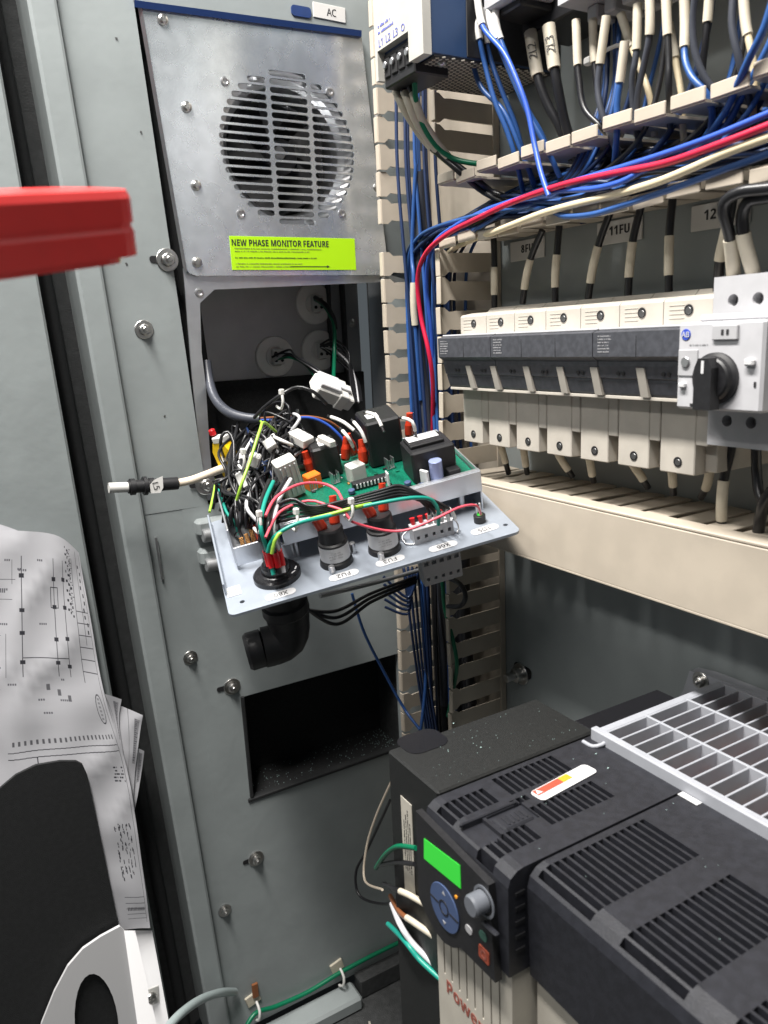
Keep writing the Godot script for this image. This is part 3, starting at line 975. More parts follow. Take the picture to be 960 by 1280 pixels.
	part(ac, "plate", box(Vector3(0.034, 0.013, 0.0012), 0.0003), M.sleeve_white, Transform3D(WALL * Basis(Vector3(0, 0, 1), -0.02), ap + Vector3(0.0006, 0, 0)))
	text(ac, "AC", 0.0062, M.print_black, Transform3D(WALL, ap + Vector3(0.0014, 0, -0.002)))
	top("blue_plug", prism(rounded(0.020, 0.009, 0.003), 0.0015), M.blue_film, "flat blue patch on the wall just beside the AC tag", "plug", "", Transform3D(WALL, Vector3(-0.004, 1.0473, 0.111)))
	# three round grommets on the recess back
	var k2 := 0
	for v in [Vector3(-0.09, 0.7342, 0.1283), Vector3(-0.09, 0.7894, 0.0766), Vector3(-0.09, 0.7384, 0.0733)]:
		var g := thing("grommet", ["round white cable grommet with green and black wires, leftmost of three", "round white cable grommet just under the fan panel edge", "round white cable grommet beside the green wire, mostly behind wires"][k2], "grommet", "white grommets in the recess")
		part(g, "disc", lathe([Vector2(0, 0.0035), Vector2(0.010, 0.0035), Vector2(0.0105, 0.0055), Vector2(0.0112, 0.0055), Vector2(0.0118, 0.004), Vector2(0.0215, 0.0025), Vector2(0.0225, 0.001), Vector2(0.0225, 0)], 36), M.grommet, at(v, Basis(Vector3(0, 0, 1), -PI / 2.0)))
		part(g, "connector", box(Vector3(0.006, 0.017, 0.014), 0.001), M.nylon, at(v + Vector3(0.006, 0.0, -0.002)))
		for q in [Vector3(0.0095, 0.004, 0.002), Vector3(0.0095, 0.004, -0.005), Vector3(0.0095, -0.004, 0.002), Vector3(0.0095, -0.004, -0.005)]:
			part(g, "socket", cyl(0.0018, 0.001, 12, 0.0001), M.hole_black, at(v + q, Basis(Vector3(0, 0, 1), -PI / 2.0)))
		k2 += 1


# ---------------------------------------------------------------- wiring ducts

# a finger of a duct wall in (d out of the panel, w along the wall), with a waist, a wide head and a lip folded outwards (+t)
func finger_mesh(w: float, depth: float, lip: float, flare := 0.0013) -> Mesh:
	var key := "f%s %s %s" % [w, depth, lip]
	if cache.has(key):
		return cache[key]
	var h := w / 2.0
	var poly := PackedVector2Array([Vector2(0.0, -h), Vector2(depth * 0.70, -h), Vector2(depth * 0.80, -h * 0.93), Vector2(depth * 0.88, -h - flare), Vector2(depth, -h - flare), Vector2(depth, h + flare), Vector2(depth * 0.88, h + flare), Vector2(depth * 0.80, h * 0.93), Vector2(depth * 0.70, h), Vector2(0.0, h)])
	var st := begin()
	add_prism(st, poly, 0.0016)
	add_box(st, Vector3(0.0016, w + 2.0 * flare + 0.0002, absf(lip)), 0.0005, at(Vector3(depth + 0.0003, 0, 0.0008 + lip / 2.0)))
	cache[key] = st.commit()
	return cache[key]


# place fingers: 'b' maps (d, w, t) of the finger to the world
func fingers(o: Node, m: Mesh, first: Vector3, step: Vector3, n: int, b: Basis, skip := []) -> void:
	for i in n:
		if i in skip:
			continue
		var tw := Basis.from_euler(Vector3(rng.randf_range(-0.03, 0.03), rng.randf_range(-0.03, 0.03), rng.randf_range(-0.015, 0.015)))
		part(o, "finger", m, M.duct, Transform3D(b * tw, first + step * i))


func make_ducts() -> void:
	# upright duct in the corner: back strip on the panel, a finger wall each side
	var v := thing("wire_duct", "upright cream slotted wire duct in the corner, packed with blue wires", "wire duct", "slotted wire ducts")
	bar(v, "base", Vector3(0.040, 0.10, 0.0008), Vector3(0.147, 1.2, 0.0028), M.duct, 0.0)
	bar(v, "side_strip", Vector3(0.1454, 0.10, 0.003), Vector3(0.147, 1.2, 0.007), M.duct, 0.0)
	bar(v, "side_strip", Vector3(0.040, 0.10, 0.003), Vector3(0.0416, 1.2, 0.007), M.duct, 0.0)
	var fm := finger_mesh(0.0162, 0.054, 0.006, 0.0030)
	var fm2 := finger_mesh(0.0162, 0.064, -0.006, 0.0032)
	# right wall: d -> +z, w -> +y, t -> +x   (z x y = -x, so t is mirrored)
	fingers(v, fm2, Vector3(0.1454, 0.304, 0.006), Vector3(0, 0.0245, 0), 12, Basis(Vector3(0, 0, 1), Vector3(0, 1, 0), Vector3(-1, 0, 0)))
	fingers(v, fm2, Vector3(0.1454, 0.6388, 0.006), Vector3(0, 0.0245, 0), 8, Basis(Vector3(0, 0, 1), Vector3(0, 1, 0), Vector3(-1, 0, 0)))
	fingers(v, fm2, Vector3(0.1454, 0.883, 0.006), Vector3(0, 0.0245, 0), 6, Basis(Vector3(0, 0, 1), Vector3(0, 1, 0), Vector3(-1, 0, 0)), [0])
	# left wall
	fingers(v, fm, Vector3(0.0416, 0.304, 0.006), Vector3(0, 0.0245, 0), 32, Basis(Vector3(0, 0, 1), Vector3(0, 1, 0), Vector3(-1, 0, 0)), [22])

	# upper duct: lower and upper finger walls, cover off
	var u := thing("wire_duct", "open upper horizontal wire duct overflowing with blue, red and cream wires", "wire duct", "slotted wire ducts")
	bar(u, "base", Vector3(0.150, 0.828, 0.0008), Vector3(0.95, 0.870, 0.0028), M.duct, 0.0)
	var um := finger_mesh(0.0205, 0.068, 0.0075)
	var ud := finger_mesh(0.0205, 0.068, -0.0075)
	# top wall: d -> +z, w -> +x, t -> +y
	fingers(u, um, Vector3(0.166, 0.868, 0.003), Vector3(0.0262, 0, 0), 16, Basis(Vector3(0, 0, 1), Vector3(1, 0, 0), Vector3(0, 1, 0)))
	fingers(u, ud, Vector3(0.166, 0.8275, 0.003), Vector3(0.0262, 0, 0), 16, Basis(Vector3(0, 0, 1), Vector3(1, 0, 0), Vector3(0, 1, 0)))

	# lower duct with its cover on
	var l := thing("wire_duct", "lower horizontal cream wire duct with cover, below the fuse row", "wire duct", "slotted wire ducts")
	bar(l, "base", Vector3(0.150, 0.579, 0.0008), Vector3(0.95, 0.624, 0.0028), M.duct, 0.0)
	# top wall: a solid front edge and plain fingers behind it
	var sl := begin()
	add_box(sl, Vector3(0.8, 0.0026, 0.014), 0.0008, at(Vector3(0.550, 0.6272, 0.0685)))
	part(l, "top_edge", sl.commit(), M.duct)
	var tf := begin()
	add_box(tf, Vector3(0.0172, 0.0013, 0.056), 0.0004)
	var tfm := tf.commit()
	for i in 30:
		part(l, "finger", tfm, M.duct, Transform3D(Basis.from_euler(Vector3(rng.randf_range(-0.015, 0.015), 0, rng.randf_range(-0.03, 0.03))), Vector3(0.1665 + 0.0235 * i, 0.6262 + rng.randf_range(-0.0004, 0.0004), 0.0325)))
	bar(l, "cover", Vector3(0.150, 0.576, 0.0735), Vector3(0.95, 0.6258, 0.0755), M.duct, 0.0006)
	bar(l, "cover_hem", Vector3(0.150, 0.5745, 0.064), Vector3(0.95, 0.5762, 0.0755), M.duct, 0.0003)
	for i in 30:
		part(l, "lower_finger", tfm, M.duct, at(Vector3(0.1665 + 0.0235 * i, 0.5785, 0.0325)))


# ---------------------------------------------------------------- fuse holders and breaker

func fuse_holder(x0: float, poles: int, label: String, printed: Array) -> void:
	var o := thing("fuse_holder", label, "fuse holder", "fuse holders on the rail")
	var P := 0.0347
	for k in poles:
		var xa := x0 + P * k + 0.0003
		var xb := x0 + P * (k + 1) - 0.0003
		var xm := (xa + xb) / 2.0
		# body seen above and below the handle: lower block with a notch at its side
		bar(o, "body", Vector3(xa, 0.706, 0.004), Vector3(xb, 0.748, 0.0718), M.fuse_cream, 0.0006)
		var poly := PackedVector2Array([Vector2(0.004, 0.746), Vector2(0.072, 0.746), Vector2(0.072, 0.7625), Vector2(0.0705, 0.764), Vector2(0.060, 0.7655), Vector2(0.045, 0.7655), Vector2(0.040, 0.7695), Vector2(0.012, 0.7695), Vector2(0.004, 0.760)])
		var tp := prism(poly, xb - xa)
		var up := part(o, "upper_terminal", tp, M.fuse_cream, Transform3D(Basis(Vector3(0, 0, 1), Vector3(0, 1, 0), Vector3(-1, 0, 0)), Vector3(xb, 0, 0)))
		part(up, "screw_hole", cyl(0.0032, 0.0004, 18, 0.0001), M.hole_black, at(Vector3(0.0722, 0.7570, (xb - xa) / 2.0 - 0.001), Basis(Vector3(0, 0, 1), -PI / 2.0)))
		part(up, "screw", cyl(0.0021, 0.0006, 14, 0.0002), M.screw_dark, at(Vector3(0.0722, 0.7565, (xb - xa) / 2.0 - 0.001), Basis(Vector3(0, 0, 1), -PI / 2.0)))
		for r in 4:
			part(up, "ridge", box(Vector3(0.0005, 0.0005, 0.011), 0.0001), M.fuse_cream, at(Vector3(0.0721, 0.7525 + r * 0.0025, (xb - xa) - 0.0095)))
		# lower block, 22 mm wide, leaving a notch at the near side
		var lb := bar(o, "lower_terminal", Vector3(xa, 0.6595, 0.004), Vector3(xa + 0.0258, 0.7062, 0.0715), M.fuse_cream, 0.0006)
		bar(o, "notch_back", Vector3(xa + 0.0258, 0.6610, 0.004), Vector3(xb, 0.6780, 0.062), M.fuse_cream, 0.0006)
		bar(o, "notch_head", Vector3(xa + 0.0258, 0.6780, 0.004), Vector3(xb, 0.7062, 0.0714), M.fuse_cream, 0.0006)
		part(lb, "screw_hole", cyl(0.0031, 0.0004, 18, 0.0001), M.hole_black, at(Vector3(0.001, -0.0160, 0.0339), Basis(Vector3(1, 0, 0), PI / 2.0)))
		part(lb, "screw", cyl(0.0020, 0.0006, 14, 0.0002), M.screw_dark, at(Vector3(0.0012, -0.0163, 0.0339), Basis(Vector3(1, 0, 0), PI / 2.0)))
	# handle: one bar over the poles, tilted face with a groove
	var w := P * poles - 0.0008
	var sect := [Vector2(0.070, 0.7455), Vector2(0.092, 0.7475), Vector2(0.0955, 0.7462), Vector2(0.0952, 0.7315), Vector2(0.0930, 0.7300), Vector2(0.0905, 0.7285), Vector2(0.0905, 0.7255), Vector2(0.0885, 0.7180), Vector2(0.0872, 0.7172), Vector2(0.0872, 0.7160), Vector2(0.0848, 0.7085), Vector2(0.0830, 0.7062), Vector2(0.070, 0.7062)]
	var hp := PackedVector2Array()
	for s in sect:
		hp.append(s)
	var hb := Basis(Vector3(0, 0, 1), Vector3(0, 1, 0), Vector3(-1, 0, 0))
	var hd := part(o, "handle", prism(hp, w), M.fuse_handle, Transform3D(hb, Vector3(x0 + P * poles - 0.0004, 0, 0)))
	bar(o, "handle_ledge", Vector3(x0 + 0.0006, 0.7476, 0.072), Vector3(x0 + P * poles - 0.0006, 0.7490, 0.091), M.breaker_front, 0.0004)
	bar(o, "handle_base", Vector3(x0 + 0.0004, 0.7045, 0.070), Vector3(x0 + P * poles - 0.0004, 0.7066, 0.0842), M.fuse_cream, 0.0003)
	for k in poles:
		# pull slots and the pale strip between poles
		var xe := x0 + P * (k + 1)
		for dx in [-0.0195, -0.0155]:
			part(hd, "indicator_hole", cyl(0.0013, 0.0005, 12, 0.0001), M.hole_black, at(Vector3(0.0896, 0.7210, w - P * k - 0.0004 + dx), Basis(Vector3(0, 0, 1), -PI / 2.0 - 0.25)))
		if k < poles - 1 or printed[0]:
			var sp := prism(PackedVector2Array([Vector2(0.0880, 0.7245), Vector2(0.0912, 0.7245), Vector2(0.0862, 0.7066), Vector2(0.083, 0.7066)]), 0.0062)
			part(o, "pole_strip", sp, M.fuse_cream, Transform3D(hb, Vector3(xe + (0.0031 if k < poles - 1 else -0.0002), 0, 0)))
		if k > 0:
			part(hd, "pole_joint", box(Vector3(0.0004, 0.0150, 0.0004), 0.0), M.hole_black, at(Vector3(0.09525, 0.7388, w - P * k)))
	if printed[1]:
		print_rows(hd, 0.011, 0.0115, 6, M.print_grey, Transform3D(Basis(Vector3(0, 0, -1), Vector3(0, 1, 0), Vector3(1, 0, 0)), Vector3(0.0954, 0.7393, w - 0.0085 if poles != 2 or printed[0] else w - 0.0095)), 0.45)


func make_fuse_row() -> void:
	bar(thing("din_rail", "steel mounting rail behind the fuse holders, its end just showing", "rail"), "rail", Vector3(0.160, 0.698, 0.001), Vector3(0.70, 0.733, 0.0038), M.tin, 0.0004)
	fuse_holder(0.182, 2, "two-pole cream fuse holder with dark handle, nearest the upright duct", [true, true])
	fuse_holder(0.182 + 0.0347 * 2, 3, "three-pole cream fuse holder with dark handle, middle of the row", [true, true])
	fuse_holder(0.182 + 0.0347 * 5, 2, "two-pole cream fuse holder with dark handle, next to the breaker", [false, true])


func make_breaker() -> void:
	var o := thing("motor_breaker", "light grey motor breaker with black rotary knob and blue logo", "circuit breaker")
	var x0 := 0.4262
	var x1 := 0.4790
	# terminal blocks above and below, with three screw wells each
	for s in [[0.7495, 0.7735, 0.7605], [0.6800, 0.7055, 0.6945]]:
		var c := cut_shape("terminal_block", o, M.breaker_grey)
		csg_box(c, Vector3(x1 - x0, s[1] - s[0], 0.070), Vector3((x0 + x1) / 2.0, (s[0] + s[1]) / 2.0, 0.039))
		for k in 3:
			csg_cyl(c, 0.0033, 0.02, Transform3D(Basis(Vector3(1, 0, 0), PI / 2.0), Vector3(x0 + 0.0125 + k * 0.0150, s[2], 0.074)), true)
		for k in 3:
			part(o, "terminal_screw", cyl(0.0026, 0.002, 14), M.tin, at(Vector3(x0 + 0.0125 + k * 0.0150, s[2], 0.0655), Basis(Vector3(1, 0, 0), PI / 2.0)))
	bar(o, "body", Vector3(x0 + 0.0004, 0.7055, 0.004), Vector3(x1 - 0.0004, 0.7495, 0.085), M.breaker_grey, 0.0008)
	bar(o, "shoulder", Vector3(x0 + 0.005, 0.7495, 0.074), Vector3(x1 - 0.001, 0.7535, 0.092), M.breaker_front, 0.0012)
	var fr := bar(o, "front_cover", Vector3(x0 + 0.001, 0.7035, 0.085), Vector3(x1, 0.7498, 0.1035), M.breaker_front, 0.0014)
	# things on the front, in the cover's own axes
	var q := func(px: Vector3) -> Vector3: return px - fr.position
	var zf := 0.1036
	var lg := part(fr, "logo", cyl(0.0030, 0.0003, 24, 0.0001), M.logo_blue, at(q.call(Vector3(x0 + 0.0065, 0.7435, zf)), Basis(Vector3(1, 0, 0), PI / 2.0)))
	text(lg, "AB", 0.0027, M.white, at(Vector3(0, 0.0005, 0), Basis(Vector3(1, 0, 0), -PI / 2.0)))
	part(fr, "window", box(Vector3(0.0150, 0.0075, 0.0018), 0.0004), M.breaker_grey, at(q.call(Vector3(x0 + 0.0310, 0.7440, zf + 0.0006))))
	for k in 2:
		part(fr, "window_mark", box(Vector3(0.0014, 0.0026, 0.0004), 0.0), M.print_black, at(q.call(Vector3(x0 + 0.0300 + k * 0.003, 0.7442, zf + 0.0016))))
	part(fr, "dial_plate", box(Vector3(0.0125, 0.014, 0.0008), 0.0003), M.breaker_grey, at(q.call(Vector3(x0 + 0.0085, 0.7285, zf + 0.0002))))
	part(fr, "setting_dial", cyl(0.0028, 0.0012, 16), M.tin, at(q.call(Vector3(x0 + 0.0075, 0.7290, zf + 0.0006)), Basis(Vector3(1, 0, 0), PI / 2.0)))
	part(fr, "test_button", box(Vector3(0.0042, 0.0026, 0.0024), 0.0005), M.white, at(q.call(Vector3(x0 + 0.0060, 0.7165, zf + 0.001))))
	part(fr, "reset_tab", box(Vector3(0.0055, 0.0036, 0.003), 0.0008), M.white, at(q.call(Vector3(x0 + 0.0462, 0.7290, zf + 0.0012))))
	part(fr, "slot", box(Vector3(0.0044, 0.0014, 0.0006), 0.0), M.hole_black, at(q.call(Vector3(x0 + 0.0130, 0.7060, zf))))
	part(fr, "slot", box(Vector3(0.0012, 0.0026, 0.0006), 0.0), M.hole_black, at(q.call(Vector3(x0 + 0.0490, 0.7180, zf))))
	print_rows(fr, 0.012, 0.002, 1, M.print_grey, at(q.call(Vector3(x0 + 0.015, 0.7382, zf + 0.0002))), 0.3)
	# rotary knob: round base with a tall grip bar that hangs below it
	var kb := Vector3(x0 + 0.0265, 0.7205, zf)
	part(o, "knob_base", lathe([Vector2(0.0135, 0), Vector2(0.0135, 0.002), Vector2(0.0118, 0.003), Vector2(0.0110, 0.0050), Vector2(0.0100, 0.0058), Vector2(0, 0.0058)], 32), M.black, at(kb, Basis(Vector3(1, 0, 0), PI / 2.0)))
	var grip := PackedVector2Array([Vector2(-0.0052, -0.0155), Vector2(0.0052, -0.0155), Vector2(0.0052, 0.006), Vector2(0.0030, 0.0110), Vector2(-0.0030, 0.0110), Vector2(-0.0052, 0.006)])
	var gr := part(o, "knob_grip", prism(grip, 0.0075), M.black, at(kb + Vector3(0.0002, 0, 0.0040)))
	part(gr, "pointer", box(Vector3(0.0016, 0.0065, 0.0004), 0.0), M.white, at(Vector3(0, 0.0065, 0.0076)))
	part(o, "bottom_vent", box(Vector3(0.010, 0.0014, 0.0005), 0.0), M.hole_black, at(Vector3(x0 + 0.027, 0.7015, 0.0742)))


# ---------------------------------------------------------------- devices at the top

func make_top_devices() -> void:
	var s := thing("power_supply", "grey and blue power supply with black terminal block, top of picture", "power supply")
	var a := Vector3(0.158, 0.9415, 0.0)
	var b := Vector3(0.2225, 1.09, 0.128)
	bar(s, "case", Vector3(a.x, a.y + 0.001, 0.006), Vector3(b.x, b.y, 0.1215), M.supply_blue, 0.001)
	bar(s, "black_side", Vector3(b.x - 0.001, a.y + 0.0025, 0.006), Vector3(b.x + 0.0008, b.y, 0.090), M.black, 0.0004)
	var fr := cut_shape("front", s, M.supply_grey)
	csg_box(fr, Vector3(b.x - a.x + 0.002, b.y - a.y, 0.007), Vector3((a.x + b.x) / 2.0, (a.y + b.y) / 2.0, 0.1245))
	csg_box(fr, Vector3(0.044, 0.034, 0.02), Vector3(a.x + 0.0245, a.y + 0.003, 0.125), true)
	# perforated bottom: rows of small holes
	var pf := part(s, "bottom_grille", box(Vector3(b.x - a.x - 0.001, 0.0012, 0.110), 0.0), M.black, at(Vector3((a.x + b.x) / 2.0, a.y + 0.0006, 0.063)))
	var st := begin()
	for i in 14:
		for j in 25:
			add_box(st, Vector3(0.0026, 0.0004, 0.0026), 0.0, Transform3D(Basis(Vector3.UP, PI / 4.0), Vector3(-0.0292 + i * 0.0045 + (0.00225 if j % 2 else 0.0), -0.0007, -0.050 + j * 0.0042)))
	part(pf, "perforation", st.commit(), M.drive_grey).set_meta("kind", "stuff")
	var tb := part(s, "terminal_block", box(Vector3(0.043, 0.024, 0.030), 0.001), M.black, at(Vector3(a.x + 0.0245, a.y + 0.006, 0.108)))
	for k in 4:
		part(tb, "terminal_well", box(Vector3(0.0078, 0.014, 0.006), 0.0008), M.hole_black, at(Vector3(-0.0155 + k * 0.0103, 0.0015, 0.0135)))
		part(tb, "terminal_screw", cyl(0.0026, 0.002, 14), M.tin, at(Vector3(-0.0155 + k * 0.0103, 0.003, 0.0166), Basis(Vector3(1, 0, 0), PI / 2.0)))
	part(s, "foot_screw", screw_mesh(0.0035), M.tin, at(Vector3(b.x - 0.010, a.y, 0.105), Basis(Vector3(1, 0, 0), PI)))
	var k2 := 0
	for w in ["L1", "L2", "L3"]:
		text(s, w, 0.0052, M.print_blue, at(Vector3(a.x + 0.0085 + k2 * 0.0105, a.y + 0.0245, 0.1282)))
		k2 += 1
	part(s, "earth_mark", lathe([Vector2(0.0018, 0), Vector2(0.0018, 0.0002), Vector2(0.0024, 0.0002), Vector2(0.0024, 0)], 18), M.print_blue, at(Vector3(a.x + 0.040, a.y + 0.0245, 0.1281), Basis(Vector3(1, 0, 0), PI / 2.0)))
	print_rows(s, 0.022, 0.0085, 2, M.print_blue, at(Vector3(a.x + 0.016, a.y + 0.034, 0.1282)), 0.45)
	text(s, "CE", 0.0055, M.print_blue, at(Vector3(a.x + 0.0535, a.y + 0.0545, 0.1282)))
	print_rows(s, 0.020, 0.007, 1, M.print_blue, at(Vector3(a.x + 0.043, a.y + 0.069, 0.1282)), 0.8)
	# contactor and relay blocks whose lower edges show at the top
	var c1 := thing("contactor", "dark contactor with pale grey corner above the blue wires", "contactor")
	bar(c1, "base", Vector3(0.236, 0.957, 0.004), Vector3(0.305, 1.09, 0.050), M.black, 0.001)
	bar(c1, "cover", Vector3(0.236, 0.9685, 0.0505), Vector3(0.2725, 1.09, 0.085), M.breaker_grey, 0.0015)
	bar(c1, "terminal", Vector3(0.240, 0.964, 0.030), Vector3(0.268, 0.9690, 0.078), M.black, 0.001)
	var c2 := thing("terminal_relay", "pale grey relay block with round screw wells above many black wires", "relay")
	var rb := cut_shape("body", c2, M.breaker_grey)
	csg_box(rb, Vector3(0.30, 0.14, 0.066), Vector3(0.4455, 1.0245, 0.037))
	for k in 14:
		csg_cyl(rb, 0.0042, 0.02, Transform3D(Basis(Vector3(1, 0, 0), PI / 2.0), Vector3(0.3035 + k * 0.0145, 0.9640, 0.072)), true)
	for k in 9:
		bar(c2, "wire_port", Vector3(0.3010 + k * 0.0150, 0.9455, 0.020), Vector3(0.3105 + k * 0.0150, 0.9545, 0.050), M.breaker_grey, 0.001)
	# tags stuck on the back panel
	var tags := [["8FU", Vector3(0.1833, 0.817, 0.001), "white tag reading 8FU behind the wires"], ["11FU", Vector3(0.2868, 0.8182, 0.001), "white tag reading 11FU behind the wires"], ["12", Vector3(0.3727, 0.8171, 0.001), "white tag reading 12 behind the thick black wires"]]
	for t in tags:
		var o := thing("name_tag", t[2], "tag", "tags on the back panel")
		part(o, "plate", box(Vector3(0.044, 0.0165, 0.0012), 0.0003), M.sleeve_white, at((t[1] as Vector3)))
		text(o, t[0], 0.0064, M.print_black, at((t[1] as Vector3) + Vector3(0.001 if t[0] != "12" else -0.007, 0.001, 0.0009)), "lettering", true)


# ---------------------------------------------------------------- the drive

func make_drive() -> void:
	var d := thing("motor_drive", "black and grey motor drive with green display and vented top", "motor drive")
	# keypad section: top with four groups of vents
	var k := cut_shape("control_housing", d, M.drive_black)
	var sec := PackedVector2Array([Vector2(0.130, 0.440), Vector2(0.2585, 0.440), Vector2(0.2585, 0.4905), Vector2(0.2570, 0.4950), Vector2(0.2530, 0.4978), Vector2(0.2490, 0.4985), Vector2(0.130, 0.4985)])
	csg_poly(k, sec, 0.0715, Transform3D(Basis(Vector3(0, 0, 1), Vector3(0, 1, 0), Vector3(-1, 0, 0)), Vector3(0.3965, 0, 0)))
	var vents := [[0.404, 0.4195, 0.2265, 7, 0.0047], [0.4000, 0.4185, 0.1715, 10, 0.0047], [0.4425, 0.4560, 0.2285, 7, 0.0047], [0.4330, 0.4510, 0.1715, 10, 0.0047], [0.4225, 0.4270, 0.2110, 3, 0.0040]]
	for v in vents:
		for i in v[3]:
			csg_box(k, Vector3(v[1] - v[0], 0.044, 0.0032), Vector3((v[0] + v[1]) / 2.0, 0.495, v[2] + v[4] * i), true)
	csg_box(k, Vector3(0.0175, 0.006, 0.018), Vector3(0.4350, 0.4990, 0.251), true)
	csg_box(k, Vector3(0.0155, 0.0050, 0.024), Vector3(0.4345, 0.4995, 0.228), true)
	bar(d, "release_clip", Vector3(0.4285, 0.488, 0.2180), Vector3(0.4405, 0.4982, 0.2375), M.drive_black, 0.001)
	for i in 5:
		bar(d, "clip_rib", Vector3(0.4315, 0.4980, 0.2205 + i * 0.003), Vector3(0.4385, 0.4988, 0.2217 + i * 0.003), M.drive_black, 0.0002)
	bar(d, "grip_ridge", Vector3(0.4245, 0.4975, 0.2180), Vector3(0.4263, 0.5000, 0.2560), M.drive_black, 0.0006)
	# power section to the near side
	var p := cut_shape("power_cover", d, M.drive_black)
	var sec2 := PackedVector2Array([Vector2(0.128, 0.4370), Vector2(0.2465, 0.4370), Vector2(0.2480, 0.4880), Vector2(0.2463, 0.4935), Vector2(0.2425, 0.4970), Vector2(0.2375, 0.4983), Vector2(0.128, 0.4983)])
	csg_poly(p, sec2, 0.200, Transform3D(Basis(Vector3(0, 0, 1), Vector3(0, 1, 0), Vector3(-1, 0, 0)), Vector3(0.4695, 0, 0)))
	for v in [[0.4735, 0.5080, 0.1745, 15], [0.5245, 0.5575, 0.1745, 15], [0.5760, 0.6080, 0.1745, 15]]:
		for i in v[3]:
			csg_box(p, Vector3(v[1] - v[0], 0.060, 0.0034), Vector3((v[0] + v[1]) / 2.0, 0.4945, v[2] + 0.0049 * i), true)
	# front face of the keypad: plate with a rounded lower bulge
	var f := PackedVector2Array()
	for v in [Vector3(0.3928, 0.4922, 0.262), Vector3(0.3923, 0.4355, 0.262), Vector3(0.3979, 0.432, 0.262), Vector3(0.4081, 0.4251, 0.262), Vector3(0.4174, 0.4243, 0.262), Vector3(0.4259, 0.4276, 0.262), Vector3(0.4327, 0.4328, 0.262), Vector3(0.4625, 0.4349, 0.262), Vector3(0.4582, 0.4879, 0.262)]:
		f.append(Vector2(v.x, v.y))
	var fp := part(d, "keypad_plate", prism(f, 0.0042), M.black, at(Vector3(0, 0, 0.2586)))
	var zf := 0.2629
	var sp := PackedVector2Array()
	for v in [Vector3(0.4009, 0.4797, 0.263), Vector3(0.4349, 0.4842, 0.263), Vector3(0.435, 0.4705, 0.263), Vector3(0.4, 0.4665, 0.263)]:
		sp.append(Vector2(v.x, v.y))
	part(fp, "display_screen", prism(sp, 0.0004), M.screen_green, at(Vector3(0, 0, 0.0041)))
	var pc := Vector3(0.4194, 0.4485, 0.263)
	var pad := part(fp, "arrow_pad", cyl(0.0135, 0.0008, 36, 0.0003), M.pad_blue, Transform3D(Basis(Vector3(1, 0, 0), PI / 2.0), Vector3(pc.x, pc.y, 0.0042)))
	part(pad, "pad_ring", lathe([Vector2(0.0036, 0.0008), Vector2(0.0036, 0.0011), Vector2(0.0044, 0.0011), Vector2(0.0044, 0.0008)], 24), M.black, Transform3D())
	for s in [-1, 1]:
		part(pad, "pad_split", box(Vector3(0.008, 0.0003, 0.0009), 0.0), M.black, at(Vector3(0.0092 * s, 0.0009, 0)))
		part(pad, "pad_arrow", prism(PackedVector2Array([Vector2(-0.0014, 0), Vector2(0.0014, 0), Vector2(0, 0.002)]), 0.0002), M.print_grey, at(Vector3(0, 0.0008, -0.0085 * s), Basis(Vector3(1, 0, 0), -PI / 2.0) * Basis(Vector3(0, 0, 1), 0.0 if s > 0 else PI)))
	var kn := Vector3(0.4547, 0.4765, 0.263)
	part(fp, "dial_ring", lathe([Vector2(0.0068, 0), Vector2(0.0068, 0.0006), Vector2(0.0082, 0.0006), Vector2(0.0082, 0)], 30), M.knob_grey, Transform3D(Basis(Vector3(1, 0, 0), PI / 2.0), Vector3(kn.x, kn.y, 0.0041)))
	part(fp, "speed_dial", lathe([Vector2(0.0056, 0), Vector2(0.0056, 0.007), Vector2(0.0048, 0.0082), Vector2(0, 0.0082)], 22), M.knob_grey, Transform3D(Basis(Vector3(1, 0, 0), PI / 2.0), Vector3(kn.x - 0.0008, kn.y, 0.0042)))
	for b in [[Vector3(0.4412, 0.4504, 0.263), M.print_grey, Vector2(0.0058, 0.0044)], [Vector3(0.4534, 0.4556, 0.263), M.start_green, Vector2(0.0062, 0.0048)], [Vector3(0.4538, 0.445, 0.263), M.stop_red, Vector2(0.0085, 0.0075)], [Vector3(0.4304, 0.4626, 0.263), M.warn_orange, Vector2(0.0022, 0.0015)]]:
		var v: Vector3 = b[0]
		part(fp, "button", prism(rounded(b[2].x, b[2].y, minf(b[2].x, b[2].y) * (0.48 if b[1] != M.stop_red else 0.15)), 0.0006), b[1], at(Vector3(v.x, v.y, 0.0041)))
	var sq := Vector3(0.4538, 0.445, 0.263)
	part(fp, "stop_ring", lathe([Vector2(0.0014, 0), Vector2(0.0014, 0.0002), Vector2(0.0026, 0.0002), Vector2(0.0026, 0)], 20), M.print_red, Transform3D(Basis(Vector3(1, 0, 0), PI / 2.0), Vector3(sq.x, sq.y, 0.0047)))
	part(fp, "dial_lip", box(Vector3(0.012, 0.002, 0.003), 0.0008), M.drive_black, Transform3D(Basis(Vector3(0, 0, 1), 0.1), Vector3(0.4605, 0.4655, 0.0052)))
	for i in 5:
		bar(d, "side_latch", Vector3(0.4679, 0.452 + i * 0.008, 0.2485), Vector3(0.4686, 0.4545 + i * 0.008, 0.2545), M.black, 0.0002)
	# pale lower housing with ribs and slots
	var c := cut_shape("lower_housing", d, M.drive_grey)
	csg_box(c, Vector3(0.0675, 0.44, 0.250), Vector3(0.4332, 0.2195, 0.131))
	for i in 8:
		csg_box(c, Vector3(0.0012, 0.040, 0.006), Vector3(0.4065 + i * 0.0072, 0.4120, 0.256), true)
	bar(d, "power_housing", Vector3(0.4698, 0.0, 0.006), Vector3(0.668, 0.4365, 0.243), M.drive_grey, 0.001)
	text(d, "PowerFlex", 0.0085, M.print_red, at(Vector3(0.4365, 0.3855, 0.2562)), "lettering", true)
